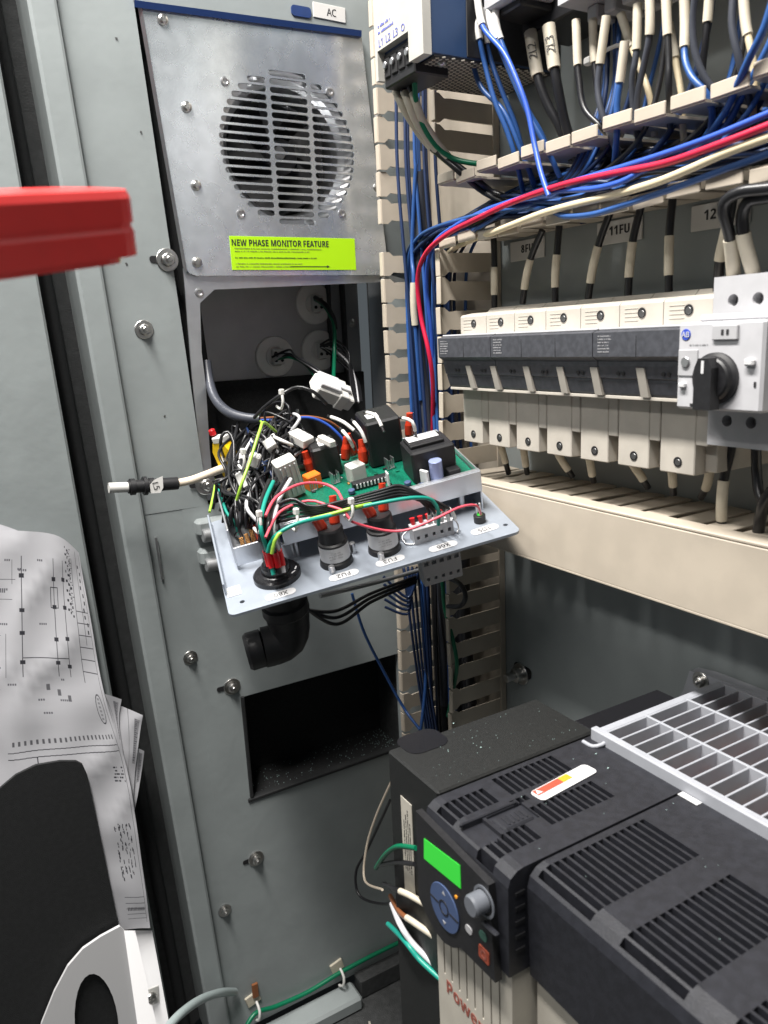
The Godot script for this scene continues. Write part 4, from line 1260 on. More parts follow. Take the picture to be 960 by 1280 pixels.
	# sticker on top: white with a red and orange warning end
	var s0 := Vector3(0.4282, 0.4992, 0.2064)
	var s1 := Vector3(0.4237, 0.4992, 0.1604)
	var ln := s0.distance_to(s1)
	var sb := UPFACE.rotated(Vector3.UP, atan2(-(s1 - s0).z, (s1 - s0).x))
	var stk := part(d, "warning_sticker", prism(rounded(ln, 0.0105, 0.003), 0.0003), M.white, Transform3D(sb, (s0 + s1) / 2.0 - Vector3(0, 0.0003, 0)))
	part(stk, "red_field", box(Vector3(ln * 0.44, 0.0048, 0.0002), 0.0), M.warn_red, at(Vector3(-ln * 0.24, 0.0022, 0.0004)))
	part(stk, "orange_field", box(Vector3(ln * 0.16, 0.0048, 0.0002), 0.0), M.warn_orange, at(Vector3(ln * 0.065, 0.0022, 0.0004)))
	part(stk, "warning_mark", prism(PackedVector2Array([Vector2(-0.0022, -0.0016), Vector2(0.0022, -0.0016), Vector2(0, 0.002)]), 0.0002), M.white, at(Vector3(-ln * 0.41, 0.0022, 0.0005)))
	print_rows(stk, ln * 0.88, 0.0045, 2, M.print_grey, at(Vector3(0.001, -0.0022, 0.0004)), 0.35)
	print_rows(stk, ln * 0.26, 0.0042, 2, M.print_grey, at(Vector3(ln * 0.31, 0.0024, 0.0004)), 0.35)
	part(d, "name_patch", box(Vector3(0.0125, 0.0003, 0.0042), 0.0), M.white, at(Vector3(0.4751, 0.4986, 0.1389)))
	# the pale cage over the heat sink
	var cg := Node3D.new()
	cg.name = "vent_cage"
	d.add_child(cg)
	var n := 24
	for i in n + 1:
		bar(cg, "rib", Vector3(0.4065 + 0.0104 * i, 0.4925, 0.016), Vector3(0.4079 + 0.0104 * i, 0.5050, 0.1315), M.cage_grey, 0.0003)
	for z in [0.018, 0.0565, 0.0955]:
		bar(cg, "cross_bar", Vector3(0.4065, 0.4940, z - 0.0010), Vector3(0.66, 0.5056, z + 0.0010), M.cage_grey, 0.0003)
	bar(cg, "front_bar", Vector3(0.3985, 0.4888, 0.1310), Vector3(0.66, 0.5060, 0.1362), M.cage_grey, 0.0008)
	bar(cg, "side_bar", Vector3(0.4000, 0.486, 0.0160), Vector3(0.4066, 0.5048, 0.1315), M.cage_grey, 0.0008)
	bar(cg, "tray", Vector3(0.400, 0.462, 0.012), Vector3(0.66, 0.470, 0.133), M.hole_black, 0.0)
	var ear := PackedVector2Array()
	for v in [Vector3(0.374, 0.5018, 0.012), Vector3(0.3882, 0.504, 0.012), Vector3(0.4351, 0.5049, 0.012), Vector3(0.4362, 0.4892, 0.012), Vector3(0.329, 0.4427, 0.012), Vector3(0.3475, 0.4554, 0.012), Vector3(0.3605, 0.4695, 0.012), Vector3(0.3692, 0.4841, 0.012)]:
		ear.append(Vector2(v.x, v.y))
	part(cg, "mounting_ear", prism(ear, 0.010), M.cage_grey, at(Vector3(0, 0, 0.003)))
	part(cg, "ear_bolt", bolt_mesh(0.0042), M.steel, at(Vector3(0.3843, 0.498, 0.0135), Basis(Vector3(1, 0, 0), PI / 2.0)))
	# swoop that joins the cage to the black top
	part(cg, "corner_sweep", tube([Vector3(0.399, 0.4985, 0.1426), Vector3(0.4028, 0.4987, 0.1429), Vector3(0.4072, 0.499, 0.1426), Vector3(0.4101, 0.5, 0.1382), Vector3(0.41, 0.502, 0.1293)], 0.0013, 10), M.cage_grey)
	bar(d, "fan_cover", Vector3(0.372, 0.40, 0.045), Vector3(0.3985, 0.4965, 0.127), M.black_gloss, 0.002)
	# leads glimpsed inside the cage
	var lead := [M.w_red, M.copper, M.w_cream, M.orange]
	for i in 9:
		var x := 0.432 + i * 0.0125
		wire([Vector3(x, 0.4715, 0.020), Vector3(x + 0.004, 0.475, 0.06), Vector3(x - 0.002, 0.474, 0.100), Vector3(x + 0.003, 0.4715, 0.126)], 0.0022, lead[i % 4], "thin coloured lead glimpsed inside the pale cage of the drive", "leads inside the drive cage", [], "lead")
	# dust flecks on the drive's black top
	var st := begin()
	for i in 22:
		var x := rng.randf_range(0.402, 0.60)
		var z := rng.randf_range(0.14, 0.24)
		add_box(st, Vector3(rng.randf_range(0.0001, 0.0005), 0.0001, rng.randf_range(0.0001, 0.0005)), 0.0, Transform3D(Basis(Vector3.UP, rng.randf() * 3.0), Vector3(x, 0.4986, z)))
	for v in [Vector3(0.4293, 0.4988, 0.1526), Vector3(0.414, 0.4988, 0.1468), Vector3(0.3358, 0.5, 0.1964), Vector3(0.3702, 0.5, 0.2002)]:
		add_box(st, Vector3(0.0007, 0.0005, 0.0011), 0.0002, at(v))
	for i in 50:
		add_box(st, Vector3.ONE * rng.randf_range(0.0001, 0.00035), 0.0, at(Vector3(rng.randf_range(0.342, 0.392), 0.4992, rng.randf_range(0.135, 0.24))))
	var du := top("dust", st.commit(), M.dust, "pale dust flecks on the black tops of drive and filter", "dust")
	du.set_meta("kind", "stuff")

	# black filter box beside the drive
	var b := thing("filter_box", "plain black metal filter box standing between drive and side wall", "filter")
	bar(b, "case", Vector3(0.3385, 0.0, 0.128), Vector3(0.3940, 0.499, 0.2485), M.filter_black, 0.0012)
	part(b, "patch", prism(rounded(0.024, 0.030, 0.008), 0.0006), M.black_gloss, Transform3D(UPFACE, Vector3(0.342, 0.4988, 0.2249)))
	var lo := Vector3(0.3513, 0.4646, 0.249)
	var hi := Vector3(0.3696, 0.4237, 0.249)
	var sk := part(b, "rating_sticker", box(Vector3(0.0125, 0.066, 0.0004), 0.0), M.drive_grey, at(Vector3((lo.x + hi.x) / 2.0 - 0.0015, (lo.y + hi.y) / 2.0 - 0.002, 0.2488)))
	print_rows(sk, 0.045, 0.009, 4, M.print_black, at(Vector3(0, 0.006, 0.0003), Basis(Vector3(0, 0, 1), PI / 2.0)), 0.4)


# ---------------------------------------------------------------- the pulled-out control module

func lbox(o: Node, called: String, a0: float, a1: float, h0: float, h1: float, b0: float, b1: float, m: Material, bev := 0.0006) -> MeshInstance3D:
	return bar(o, called, Vector3(a0, h0, -b1), Vector3(a1, h1, -b0), m, bev)


func spade(o: Node, p: Vector3, lean: Vector3, h := 0.017) -> void:
	# red insulated push-on terminal
	var st := begin()
	add_lathe(st, [Vector2(0.0, 0.0), Vector2(0.0030, 0.0), Vector2(0.0036, 0.002), Vector2(0.0036, h * 0.5), Vector2(0.0026, h * 0.7), Vector2(0.0024, h), Vector2(0.0, h)], 10, Transform3D(Basis.from_scale(Vector3(1.15, 1, 0.7)), Vector3.ZERO))
	var y := (Vector3.UP + lean).normalized()
	var x := y.cross(Vector3(0, 0, 1)).normalized()
	part(o, "push_on_terminal", st.commit(), M.term_red, Transform3D(Basis(x, y, x.cross(y)), p))


func plate_tag(o: Node, s: String, p: Vector3, tagged := true) -> void:
	# white oval tag, its print upside down as the plate is seen from its back edge
	var t := part(o, "plate_tag", prism(rounded(0.0225, 0.0082, 0.0038), 0.0004), M.white, Transform3D(UPFACE.rotated(Vector3.UP, 0.04), p))
	text(t, s, 0.0046, M.print_black, at(Vector3(0, 0, 0.0006), Basis(Vector3(0, 0, 1), PI)))


func make_module() -> void:
	var o := thing("control_module", "pulled-out control module with green circuit board on a blue-grey plate", "control module")
	o.transform = Transform3D(Basis(Vector3(0.2702, 0.1686, -0.9479), Vector3(0.1842, 0.9573, 0.2227), Vector3(0.945, -0.2348, 0.2276)), Vector3(0.2146, 0.567, 0.3028))
	# plate
	var pl := cut_shape("face_plate", o, M.plate_paint)
	csg_poly(pl, rounded(0.2235, 0.150, 0.005), 0.0022, Transform3D(UPFACE, Vector3(0.1117, 0.0, -0.0675)))
	for h in [Vector3(0.217, 0, -0.0066), Vector3(0.0111, 0, -0.0058)]:
		csg_cyl(pl, 0.0019, 0.01, at(h), true)
	lbox(o, "plate_lip", 0.0005, 0.0022, 0.0, 0.010, 0.02, 0.138, M.plate_paint, 0.0004)
	# chassis channel on stand-offs, open box of bright sheet
	lbox(o, "chassis_front", 0.052, 0.2125, 0.0175, 0.0350, 0.0365, 0.0378, M.aluminium, 0.0003)
	lbox(o, "chassis_lip", 0.052, 0.2125, 0.0345, 0.0357, 0.0378, 0.0415, M.aluminium, 0.0003)
	lbox(o, "chassis_floor", 0.050, 0.2125, 0.0172, 0.0184, 0.0378, 0.135, M.aluminium, 0.0)
	lbox(o, "chassis_end", 0.2112, 0.2125, 0.0, 0.0350, 0.0378, 0.135, M.aluminium, 0.0003)
	lbox(o, "chassis_back", 0.050, 0.2125, 0.0175, 0.0350, 0.1335, 0.135, M.aluminium, 0.0003)
	for a in [0.060, 0.198]:
		part(o, "stand_off", cyl(0.0032, 0.0172, 6), M.tin, at(Vector3(a, 0.0, -0.048)))
	# end bracket at the near side, with a torn zinc edge
	lbox(o, "end_bracket", 0.0135, 0.0150, 0.006, 0.036, 0.050, 0.133, M.aluminium, 0.0003)
	lbox(o, "bracket_foot", 0.0150, 0.045, 0.0055, 0.0068, 0.060, 0.133, M.aluminium, 0.0003)
	lbox(o, "bracket_rib", 0.0145, 0.050, 0.004, 0.020, 0.0495, 0.0508, M.aluminium, 0.0003)
	for i in 3:
		var st := begin()
		for j in 9:
			add_box(st, Vector3(0.0034, 0.0010, 0.0010), 0.0002, at(Vector3(0, j * 0.0013, 0)))
		part(o, "copper_coil", st.commit(), M.copper, at(Vector3(0.0225 + i * 0.0045, 0.0075, -0.066 - i * 0.004)))
	lbox(o, "red_block", 0.034, 0.043, 0.007, 0.022, 0.066, 0.076, M.term_red, 0.001)
	lbox(o, "zinc_block", 0.0155, 0.030, 0.0068, 0.034, 0.112, 0.128, M.aluminium, 0.001)
	# circuit board and what stands on it
	var b := lbox(o, "circuit_board", 0.052, 0.2105, 0.0292, 0.0308, 0.0425, 0.1325, M.board_green, 0.0002)
	var H := 0.0308
	var base := b.position
	var place := func(p: Vector3) -> Vector3: return p - base
	var relay := func(a0: float, a1: float, h: float, b0: float, b1: float, called: String) -> MeshInstance3D:
		var sz := Vector3(a1 - a0, h, b1 - b0)
		return part(b, called, box(sz, 0.0016), M.black, at(place.call(Vector3((a0 + a1) / 2.0, H + h / 2.0, -(b0 + b1) / 2.0))))
	var ra: MeshInstance3D = relay.call(0.0945, 0.1175, 0.0275, 0.103, 0.128, "relay")
	var rb: MeshInstance3D = relay.call(0.141, 0.171, 0.0400, 0.098, 0.1315, "relay")
	var rc: MeshInstance3D = relay.call(0.1625, 0.1985, 0.0270, 0.050, 0.080, "transformer")
	part(ra, "sticker", box(Vector3(0.009, 0.0003, 0.008), 0.0), M.white, at(Vector3(0.001, 0.01395, 0.004)))
	part(rb, "sticker", box(Vector3(0.010, 0.0003, 0.010), 0.0), M.white, at(Vector3(-0.005, 0.0202, 0.002)))
	part(rc, "cap_step", box(Vector3(0.028, 0.003, 0.019), 0.0006), M.black, at(Vector3(-0.002, 0.0150, -0.001)))
	part(rc, "sticker", box(Vector3(0.025, 0.0003, 0.010), 0.0), M.white, at(Vector3(-0.002, 0.0167, -0.004)))
	# taller parts along the front
	part(b, "capacitor", cyl(0.0052, 0.019, 20), M.capacitor, at(place.call(Vector3(0.1795, H, -0.0455))))
	part(b, "film_chip", box(Vector3(0.0025, 0.013, 0.008), 0.0004), M.white, at(place.call(Vector3(0.1695, H + 0.0065, -0.0455)), Basis(Vector3.UP, 0.5)))
	part(b, "black_chip", box(Vector3(0.010, 0.008, 0.008), 0.0005), M.black, at(place.call(Vector3(0.1935, H + 0.004, -0.0465))))
	part(b, "heat_tab", box(Vector3(0.0012, 0.012, 0.007), 0.0002), M.white, at(place.call(Vector3(0.1440, H + 0.006, -0.0610))))
	for p in [Vector3(0.1546, 0.031, -0.091), Vector3(0.1077, 0.031, -0.0911), Vector3(0.0883, 0.031, -0.0889)]:
		var st2 := begin()
		add_box(st2, Vector3(0.007, 0.0012, 0.006), 0.0003, at(Vector3(0, 0.0006, 0)))
		for s in [-1, 1]:
			add_box(st2, Vector3(0.0009, 0.0095, 0.006), 0.0002, at(Vector3(0.0028 * s, 0.005, 0)))
			add_box(st2, Vector3(0.0009, 0.0070, 0.0012), 0.0002, at(Vector3(0.0010 * s, 0.0045, 0.002)))
		part(b, "fuse_clip", st2.commit(), M.tin, at(place.call(p), Basis(Vector3.UP, 0.2)))
	var chip := part(b, "ladder_header", box(Vector3(0.030, 0.006, 0.0065), 0.0004), M.black, at(place.call(Vector3(0.1317, 0.034, -0.0702))))
	for i in 9:
		part(chip, "pin", box(Vector3(0.0012, 0.0035, 0.0008), 0.0001), M.white, at(Vector3(-0.0118 + i * 0.00295, 0.0005, 0.0036)))
	part(b, "white_block", box(Vector3(0.0135, 0.015, 0.012), 0.0008), M.nylon, at(place.call(Vector3(0.1246, 0.038, -0.0857)), Basis(Vector3.UP, 0.25)))
	part(b, "orange_block", box(Vector3(0.0125, 0.013, 0.010), 0.0008), M.orange, at(place.call(Vector3(0.0896, 0.037, -0.0926)), Basis(Vector3.UP, 0.3)))
	part(b, "dip_switch", box(Vector3(0.016, 0.005, 0.007), 0.0004), M.ferrule_red, at(place.call(Vector3(0.0818, 0.033, -0.0488)), Basis(Vector3.UP, 0.1)))
	for i in 5:
		part(b, "red_connector", box(Vector3(0.0035, 0.008, 0.007), 0.0004), M.term_red, at(place.call(Vector3(0.0598, 0.034, -0.1006)) + Vector3(i * 0.0042, 0, 0)))
	for p in [Vector3(0.157, 0.032, -0.0517), Vector3(0.1654, 0.032, -0.0415), Vector3(0.1493, 0.03, -0.0393), Vector3(0.1142, 0.032, -0.0636), Vector3(0.1306, 0.031, -0.0522)]:
		part(b, "blue_part", cyl(0.0028, 0.003, 12), M.pad_blue, at(place.call(p)))
	for i in 46:
		var q := Vector3(rng.randf_range(0.056, 0.206), H + 0.0006, -rng.randf_range(0.044, 0.100))
		part(b, "small_part", box(Vector3(0.0032, 0.0014, 0.0018), 0.0002), [M.black, M.tin, M.board_green, M.copper][i % 4], at(place.call(q), Basis(Vector3.UP, (i % 2) * PI / 2.0)))
	# red push-on terminals standing on the board and against the relays
	for p in [[Vector3(0.0933, 0.034, -0.138), Vector3(0.1, 0, 0.1)], [Vector3(0.0928, 0.034, -0.1129), Vector3(-0.1, 0, 0.0)], [Vector3(0.1245, 0.034, -0.1223), Vector3(0.2, 0, 0.0)], [Vector3(0.1342, 0.034, -0.1289), Vector3(-0.15, 0, 0.1)], [Vector3(0.1362, 0.034, -0.1051), Vector3(0.1, 0, -0.2)], [Vector3(0.1439, 0.034, -0.1146), Vector3(0.2, 0, 0.1)], [Vector3(0.1459, 0.034, -0.1022), Vector3(-0.1, 0, 0.1)], [Vector3(0.1776, 0.05, -0.1012), Vector3(0.1, 0, 0.1)]]:
		spade(b, place.call(p[0]), p[1], 0.021)
	var wc := part(b, "white_connector", box(Vector3(0.017, 0.034, 0.012), 0.001), M.nylon, at(place.call(Vector3(0.0705, 0.04, -0.0836)) + Vector3(0, 0.010, 0), Basis.from_euler(Vector3(0.15, 0.2, 0.12))))
	for i in 4:
		part(wc, "rib", box(Vector3(0.0012, 0.028, 0.0012), 0.0003), M.white, at(Vector3(-0.006 + i * 0.004, 0.0, 0.0064)))
	# things through the plate: round connector, two fuse holders, terminal strip, lamp
	var rc2 := Vector3(0.0407, 0, -0.0263)
	part(o, "round_connector", lathe([Vector2(0, 0.012), Vector2(0.0095, 0.012), Vector2(0.0105, 0.0105), Vector2(0.011, 0.0055), Vector2(0.0125, 0.005), Vector2(0.0165, 0.0048), Vector2(0.0178, 0.0035), Vector2(0.0180, 0.0)], 40), M.black_gloss, at(rc2))
	for i in 7:
		part(o, "connector_pin", cyl(0.0019, 0.006, 10), M.black, at(rc2 + Vector3(cos(i * 0.9) * 0.0062, 0.0118, sin(i * 0.9) * 0.0062)))
	part(o, "connector_print", box(Vector3(0.004, 0.0002, 0.0012), 0.0), M.white, at(rc2 + Vector3(0.0115, 0.0050, 0.0085), Basis(Vector3.UP, 0.7)))
	part(o, "connector_print", box(Vector3(0.004, 0.0002, 0.0012), 0.0), M.white, at(rc2 + Vector3(0.0142, 0.0050, 0.0035), Basis(Vector3.UP, 1.2)))
	for v in [Vector3(0.0859, 0, -0.0228), Vector3(0.1236, 0, -0.0215)]:
		var fh := part(o, "fuse_holder", lathe([Vector2(0, 0.031), Vector2(0.0085, 0.031), Vector2(0.0095, 0.0295), Vector2(0.0098, 0.020), Vector2(0.0112, 0.019), Vector2(0.0112, 0.0045), Vector2(0.0122, 0.0035), Vector2(0.0128, 0.0)], 32), M.black, at(v))
		var lt := part(fh, "paper_band", lathe([Vector2(0.01135, 0.0055), Vector2(0.01135, 0.0175)], 32), M.white)
		print_rows(fh, 0.011, 0.0065, 3, M.print_grey, at(Vector3(-0.001, 0.0118, 0.01145)), 0.4)
		spade(o, v + Vector3(-0.005, 0.030, 0.001), Vector3(-0.35, 0, -0.1), 0.020)
		spade(o, v + Vector3(0.0045, 0.030, -0.002), Vector3(0.15, 0, -0.2), 0.022)
		part(o, "screw_post", cyl(0.0024, 0.0062, 10), M.tin, at(v + Vector3(-0.0065, 0, 0.0135)))
		part(o, "screw_post", cyl(0.0024, 0.0090, 10), M.tin, at(v + Vector3(0.0150, 0, -0.006)))
	var ts := Vector3(0.1618, 0, -0.019)
	var tb := cut_shape("terminal_strip", o, M.breaker_grey)
	csg_box(tb, Vector3(0.0320, 0.0125, 0.0120), ts + Vector3(0.0, 0.0063, -0.001))
	for i in 5:
		csg_box(tb, Vector3(0.0024, 0.0030, 0.008), ts + Vector3(-0.0126 + i * 0.0063, 0.0055, 0.005), true)
		csg_box(tb, Vector3(0.0034, 0.006, 0.0030), ts + Vector3(-0.0126 + i * 0.0063, 0.0125, 0.0005), true)
	for i in 5:
		part(o, "ferrule", lathe([Vector2(0, 0), Vector2(0.0013, 0), Vector2(0.0022, 0.0065), Vector2(0, 0.0065)], 12), M.ferrule_red, at(ts + Vector3(-0.0126 + i * 0.0063, 0.0112, -0.0045), Basis(Vector3(1, 0, 0), -0.25)))
	part(o, "retaining_wire", tube([ts + Vector3(-0.0162, 0.001, 0.004), ts + Vector3(-0.022, 0.0012, 0.001), ts + Vector3(-0.0225, 0.005, -0.005), ts + Vector3(-0.0165, 0.008, -0.006)], 0.0006, 6), M.tin)
	part(o, "retaining_wire", tube([ts + Vector3(0.0162, 0.010, -0.005), ts + Vector3(0.020, 0.008, 0.0), ts + Vector3(0.0205, 0.003, 0.003), ts + Vector3(0.0175, 0.001, 0.006)], 0.0006, 6), M.tin)
	# same strip's other half under the plate
	var us := Vector3(0.1618, -0.017, -0.0103)
	var ub := cut_shape("under_strip", o, M.breaker_grey)
	csg_box(ub, Vector3(0.0310, 0.0300, 0.0130), us)
	for i in 5:
		csg_box(ub, Vector3(0.0024, 0.0030, 0.006), us + Vector3(-0.0122 + i * 0.0061, -0.0095, 0.0065), true)
		csg_box(ub, Vector3(0.0036, 0.0036, 0.006), us + Vector3(-0.0122 + i * 0.0061, 0.0045, 0.0065), true)
	var lp := Vector3(0.2021, 0, -0.0214)
	part(o, "lamp_socket", cyl(0.0047, 0.0065, 16), M.black, at(lp))
	part(o, "lamp_lens", cyl(0.0022, 0.0012, 14), M.led_green, at(lp + Vector3(0.0, 0.0062, 0.0008)))
	part(o, "lamp_leg", cyl(0.0010, 0.010, 8), M.tin, at(lp + Vector3(-0.0014, 0.006, -0.001)))
	part(o, "lamp_leg", cyl(0.0010, 0.010, 8), M.tin, at(lp + Vector3(0.0014, 0.006, -0.001)))
	plate_tag(o, "X80", Vector3(0.0385, 0.0001, -0.0007))
	plate_tag(o, "FU2", Vector3(0.0861, 0.0001, -0.0017))
	plate_tag(o, "FU3", Vector3(0.1223, 0.0001, -0.0029))
	plate_tag(o, "X66", Vector3(0.1638, 0.0001, -0.0017))
	plate_tag(o, "1DS", Vector3(0.2004, 0.0001, -0.0081))
	var wt := part(o, "white_tag", box(Vector3(0.0105, 0.0003, 0.0125), 0.0), M.white, at(Vector3(0.0069, 0.0003, -0.0223)))
	print_rows(wt, 0.008, 0.006, 2, M.print_faint, Transform3D(UPFACE, Vector3(0, 0.0003, 0)), 0.3)
	# connector hood under the plate: barrel, ring, body and angled outlet
	var hb := Vector3(rc2.x, 0, rc2.z)
	part(o, "connector_barrel", lathe([Vector2(0.0155, -0.0022), Vector2(0.0155, -0.023), Vector2(0.0178, -0.024), Vector2(0.0182, -0.031), Vector2(0.0170, -0.033), Vector2(0.0165, -0.040)], 36), M.black, at(hb))
	part(o, "connector_elbow", tube([hb + Vector3(0, -0.034, 0), hb + Vector3(-0.0005, -0.046, 0.0005), hb + Vector3(-0.005, -0.056, 0.001), hb + Vector3(-0.014, -0.0585, 0.001), hb + Vector3(-0.024, -0.058, 0.001)], 0.0158, 26), M.black)
	part(o, "outlet_nut", lathe([Vector2(0, 0.0), Vector2(0.0125, 0.0), Vector2(0.0150, 0.0015), Vector2(0.0150, 0.0120), Vector2(0.0132, 0.0145), Vector2(0, 0.0145)], 8), M.black, at(hb + Vector3(-0.0230, -0.058, 0.001), Basis(Vector3(0, 0, 1), PI / 2.0)))


# ---------------------------------------------------------------- wires in and above the ducts

func make_wires() -> void:
	# red and cream wires riding on the front of the upper duct
	wire([Vector3(0.4821, 0.8439, 0.086), Vector3(0.4619, 0.8421, 0.086), Vector3(0.4358, 0.8394, 0.087), Vector3(0.3992, 0.8375, 0.086), Vector3(0.3552, 0.84, 0.084), Vector3(0.3121, 0.8414, 0.083), Vector3(0.2619, 0.8392, 0.082), Vector3(0.2165, 0.8345, 0.08), Vector3(0.176, 0.8293, 0.078), Vector3(0.1373, 0.8188, 0.074), Vector3(0.1157, 0.7994, 0.07), Vector3(0.1126, 0.7668, 0.066), Vector3(0.1207, 0.7346, 0.064), Vector3(0.1166, 0.7067, 0.058), Vector3(0.0958, 0.6577, 0.046), Vector3(0.0763, 0.6062, 0.035)], 0.0021, M.w_red, "red wire running along the upper duct and down the corner")
	wire([Vector3(0.4806, 0.8383, 0.083), Vector3(0.4609, 0.8371, 0.084), Vector3(0.437, 0.8346, 0.085), Vector3(0.4148, 0.8312, 0.085), Vector3(0.3922, 0.8288, 0.084), Vector3(0.3601, 0.8279, 0.082), Vector3(0.3249, 0.828, 0.081), Vector3(0.2933, 0.8275, 0.08), Vector3(0.2568, 0.8248, 0.078), Vector3(0.2228, 0.8233, 0.072), Vector3(0.1841, 0.8237, 0.06), Vector3(0.1281, 0.8187, 0.045), Vector3(0.0894, 0.7927, 0.03)], 0.0024, M.w_cream, "cream wire running just below the red wire in the upper duct")
	var g := "blue wires bundled in the upper duct"
	wire([Vector3(0.4777, 0.8518, 0.08), Vector3(0.4581, 0.8489, 0.081), Vector3(0.4219, 0.8448, 0.082), Vector3(0.3773, 0.843, 0.081), Vector3(0.3237, 0.8424, 0.08), Vector3(0.2745, 0.8415, 0.078), Vector3(0.2264, 0.84, 0.076), Vector3(0.1818, 0.8348, 0.074), Vector3(0.1398, 0.8251, 0.068), Vector3(0.1147, 0.798, 0.06), Vector3(0.1084, 0.7414, 0.052), Vector3(0.0915, 0.641, 0.04)], 0.0019, M.w_bright, "bright blue wire lying directly above the red wire", g)
	wire([Vector3(0.4778, 0.8344, 0.078), Vector3(0.4587, 0.8304, 0.08), Vector3(0.432, 0.8273, 0.081), Vector3(0.4011, 0.8239, 0.081), Vector3(0.3648, 0.8212, 0.08), Vector3(0.3383, 0.8197, 0.08), Vector3(0.3117, 0.8227, 0.079), Vector3(0.2928, 0.8297, 0.076), Vector3(0.2563, 0.8356, 0.07), Vector3(0.2004, 0.8325, 0.064), Vector3(0.1393, 0.8227, 0.056), Vector3(0.1059, 0.7629, 0.045), Vector3(0.0855, 0.6399, 0.036)], 0.0019, M.w_blue, "blue wire looping under the cream wire at the duct front", g)
	wire([Vector3(0.3866, 0.8401, 0.078), Vector3(0.3793, 0.8369, 0.083), Vector3(0.3669, 0.8333, 0.086), Vector3(0.342, 0.8341, 0.084), Vector3(0.3001, 0.8397, 0.079), Vector3(0.2522, 0.8416, 0.074), Vector3(0.2086, 0.8406, 0.07), Vector3(0.1504, 0.8331, 0.06)], 0.0018, M.w_bright, "blue wire crossing over red wire near the middle of the duct", g)
	# the mass of blue and black wires lying in the upper duct
	for i in 46:
		var y0 := 0.8325 + 0.033 * fmod(i * 0.381, 1.0)
		var z0 := 0.014 + 0.060 * fmod(i * 0.618, 1.0)
		var pts := []
		var x := 0.70
		var end := 0.165 + rng.randf() * 0.02
		while x > end:
			pts.append(Vector3(x, y0 + rng.randf_range(-0.006, 0.006) * 1.0, z0 + rng.randf_range(-0.006, 0.006)))
			x -= 0.055
		var dx := 0.058 + rng.randf() * 0.056
		var dz := 0.012 + rng.randf() * 0.040
		pts.append(Vector3(dx + 0.030, 0.838 - rng.randf() * 0.01, dz + 0.006))
		pts.append(Vector3(dx, 0.800, dz))
		pts.append(Vector3(dx + rng.randf_range(-0.004, 0.004), 0.70, dz))
		pts.append(Vector3(dx + rng.randf_range(-0.004, 0.004), 0.58, dz - 0.003))
		if i % 4 == 0:
			pts.append(Vector3(dx + rng.randf_range(-0.006, 0.006), 0.45, dz - 0.003))
			pts.append(Vector3(dx + rng.randf_range(-0.006, 0.006), 0.30, dz - 0.003))
		var m: Material = [M.w_navy, M.w_blue, M.w_black, M.w_navy, M.w_navy, M.w_black, M.w_blue][i % 7]
		wire(pts, 0.0017, m, "dark wire in the mass filling the upper duct and corner duct", "wires filling the ducts", [], "wire", null, 6)
	# upright blue wires in the corner duct above the joint
	for i in 9:
		var x1 := 0.052 + i * 0.006
		var z1 := 0.022 + 0.034 * fmod(i * 0.47, 1.0)
		wire([Vector3(x1, 1.10, z1), Vector3(x1 + 0.002, 0.98, z1), Vector3(x1 + 0.004, 0.90, z1 + 0.003), Vector3(x1 + 0.012, 0.80, z1 + 0.003), Vector3(x1 + 0.016, 0.68, z1), Vector3(x1 + 0.016, 0.58, z1 - 0.004)], 0.0018, [M.w_blue, M.w_navy, M.w_navy][i % 3], "blue wire standing upright inside the corner duct", "upright wires in the corner duct", [], "wire", null, 6)
	# thick dark cable and the short pale sleeve beside it
	top("cable", tube([Vector3(0.092, 0.8939, 0.048), Vector3(0.0899, 0.8635, 0.048), Vector3(0.0893, 0.8144, 0.048), Vector3(0.0758, 0.7642, 0.046), Vector3(0.0801, 0.7033, 0.044), Vector3(0.0845, 0.6405, 0.042), Vector3(0.0921, 0.5764, 0.04), Vector3(0.0882, 0.5076, 0.036), Vector3(0.0776, 0.3582, 0.03)], 0.0058, 12), M.w_grey, "thick dark grey cable standing in the corner duct", "cable")
	wire([Vector3(0.095, 0.8997, 0.054), Vector3(0.0915, 0.8629, 0.056), Vector3(0.0889, 0.8215, 0.058), Vector3(0.0935, 0.8034, 0.06), Vector3(0.0916, 0.777, 0.06), Vector3(0.0892, 0.7493, 0.057), Vector3(0.0826, 0.6883, 0.05)], 0.0019, M.w_blue, "blue wire with one pale sleeve hanging in front of the corner duct", "", [[0.50, 0.68, 1.7]])
	for i in 6:
		var cx := 0.066 + 0.0125 * i
		top("cable", tube([Vector3(cx, 0.61, 0.026 + 0.004 * (i % 2)), Vector3(cx + 0.002, 0.50, 0.030 + 0.004 * (i % 3)), Vector3(cx - 0.001, 0.40, 0.028 + 0.004 * (i % 2)), Vector3(cx, 0.28, 0.026)], 0.0056, 10), M.w_black, "thick black cable standing in the lower part of the corner duct", "cable", "black cables in the lower corner duct")
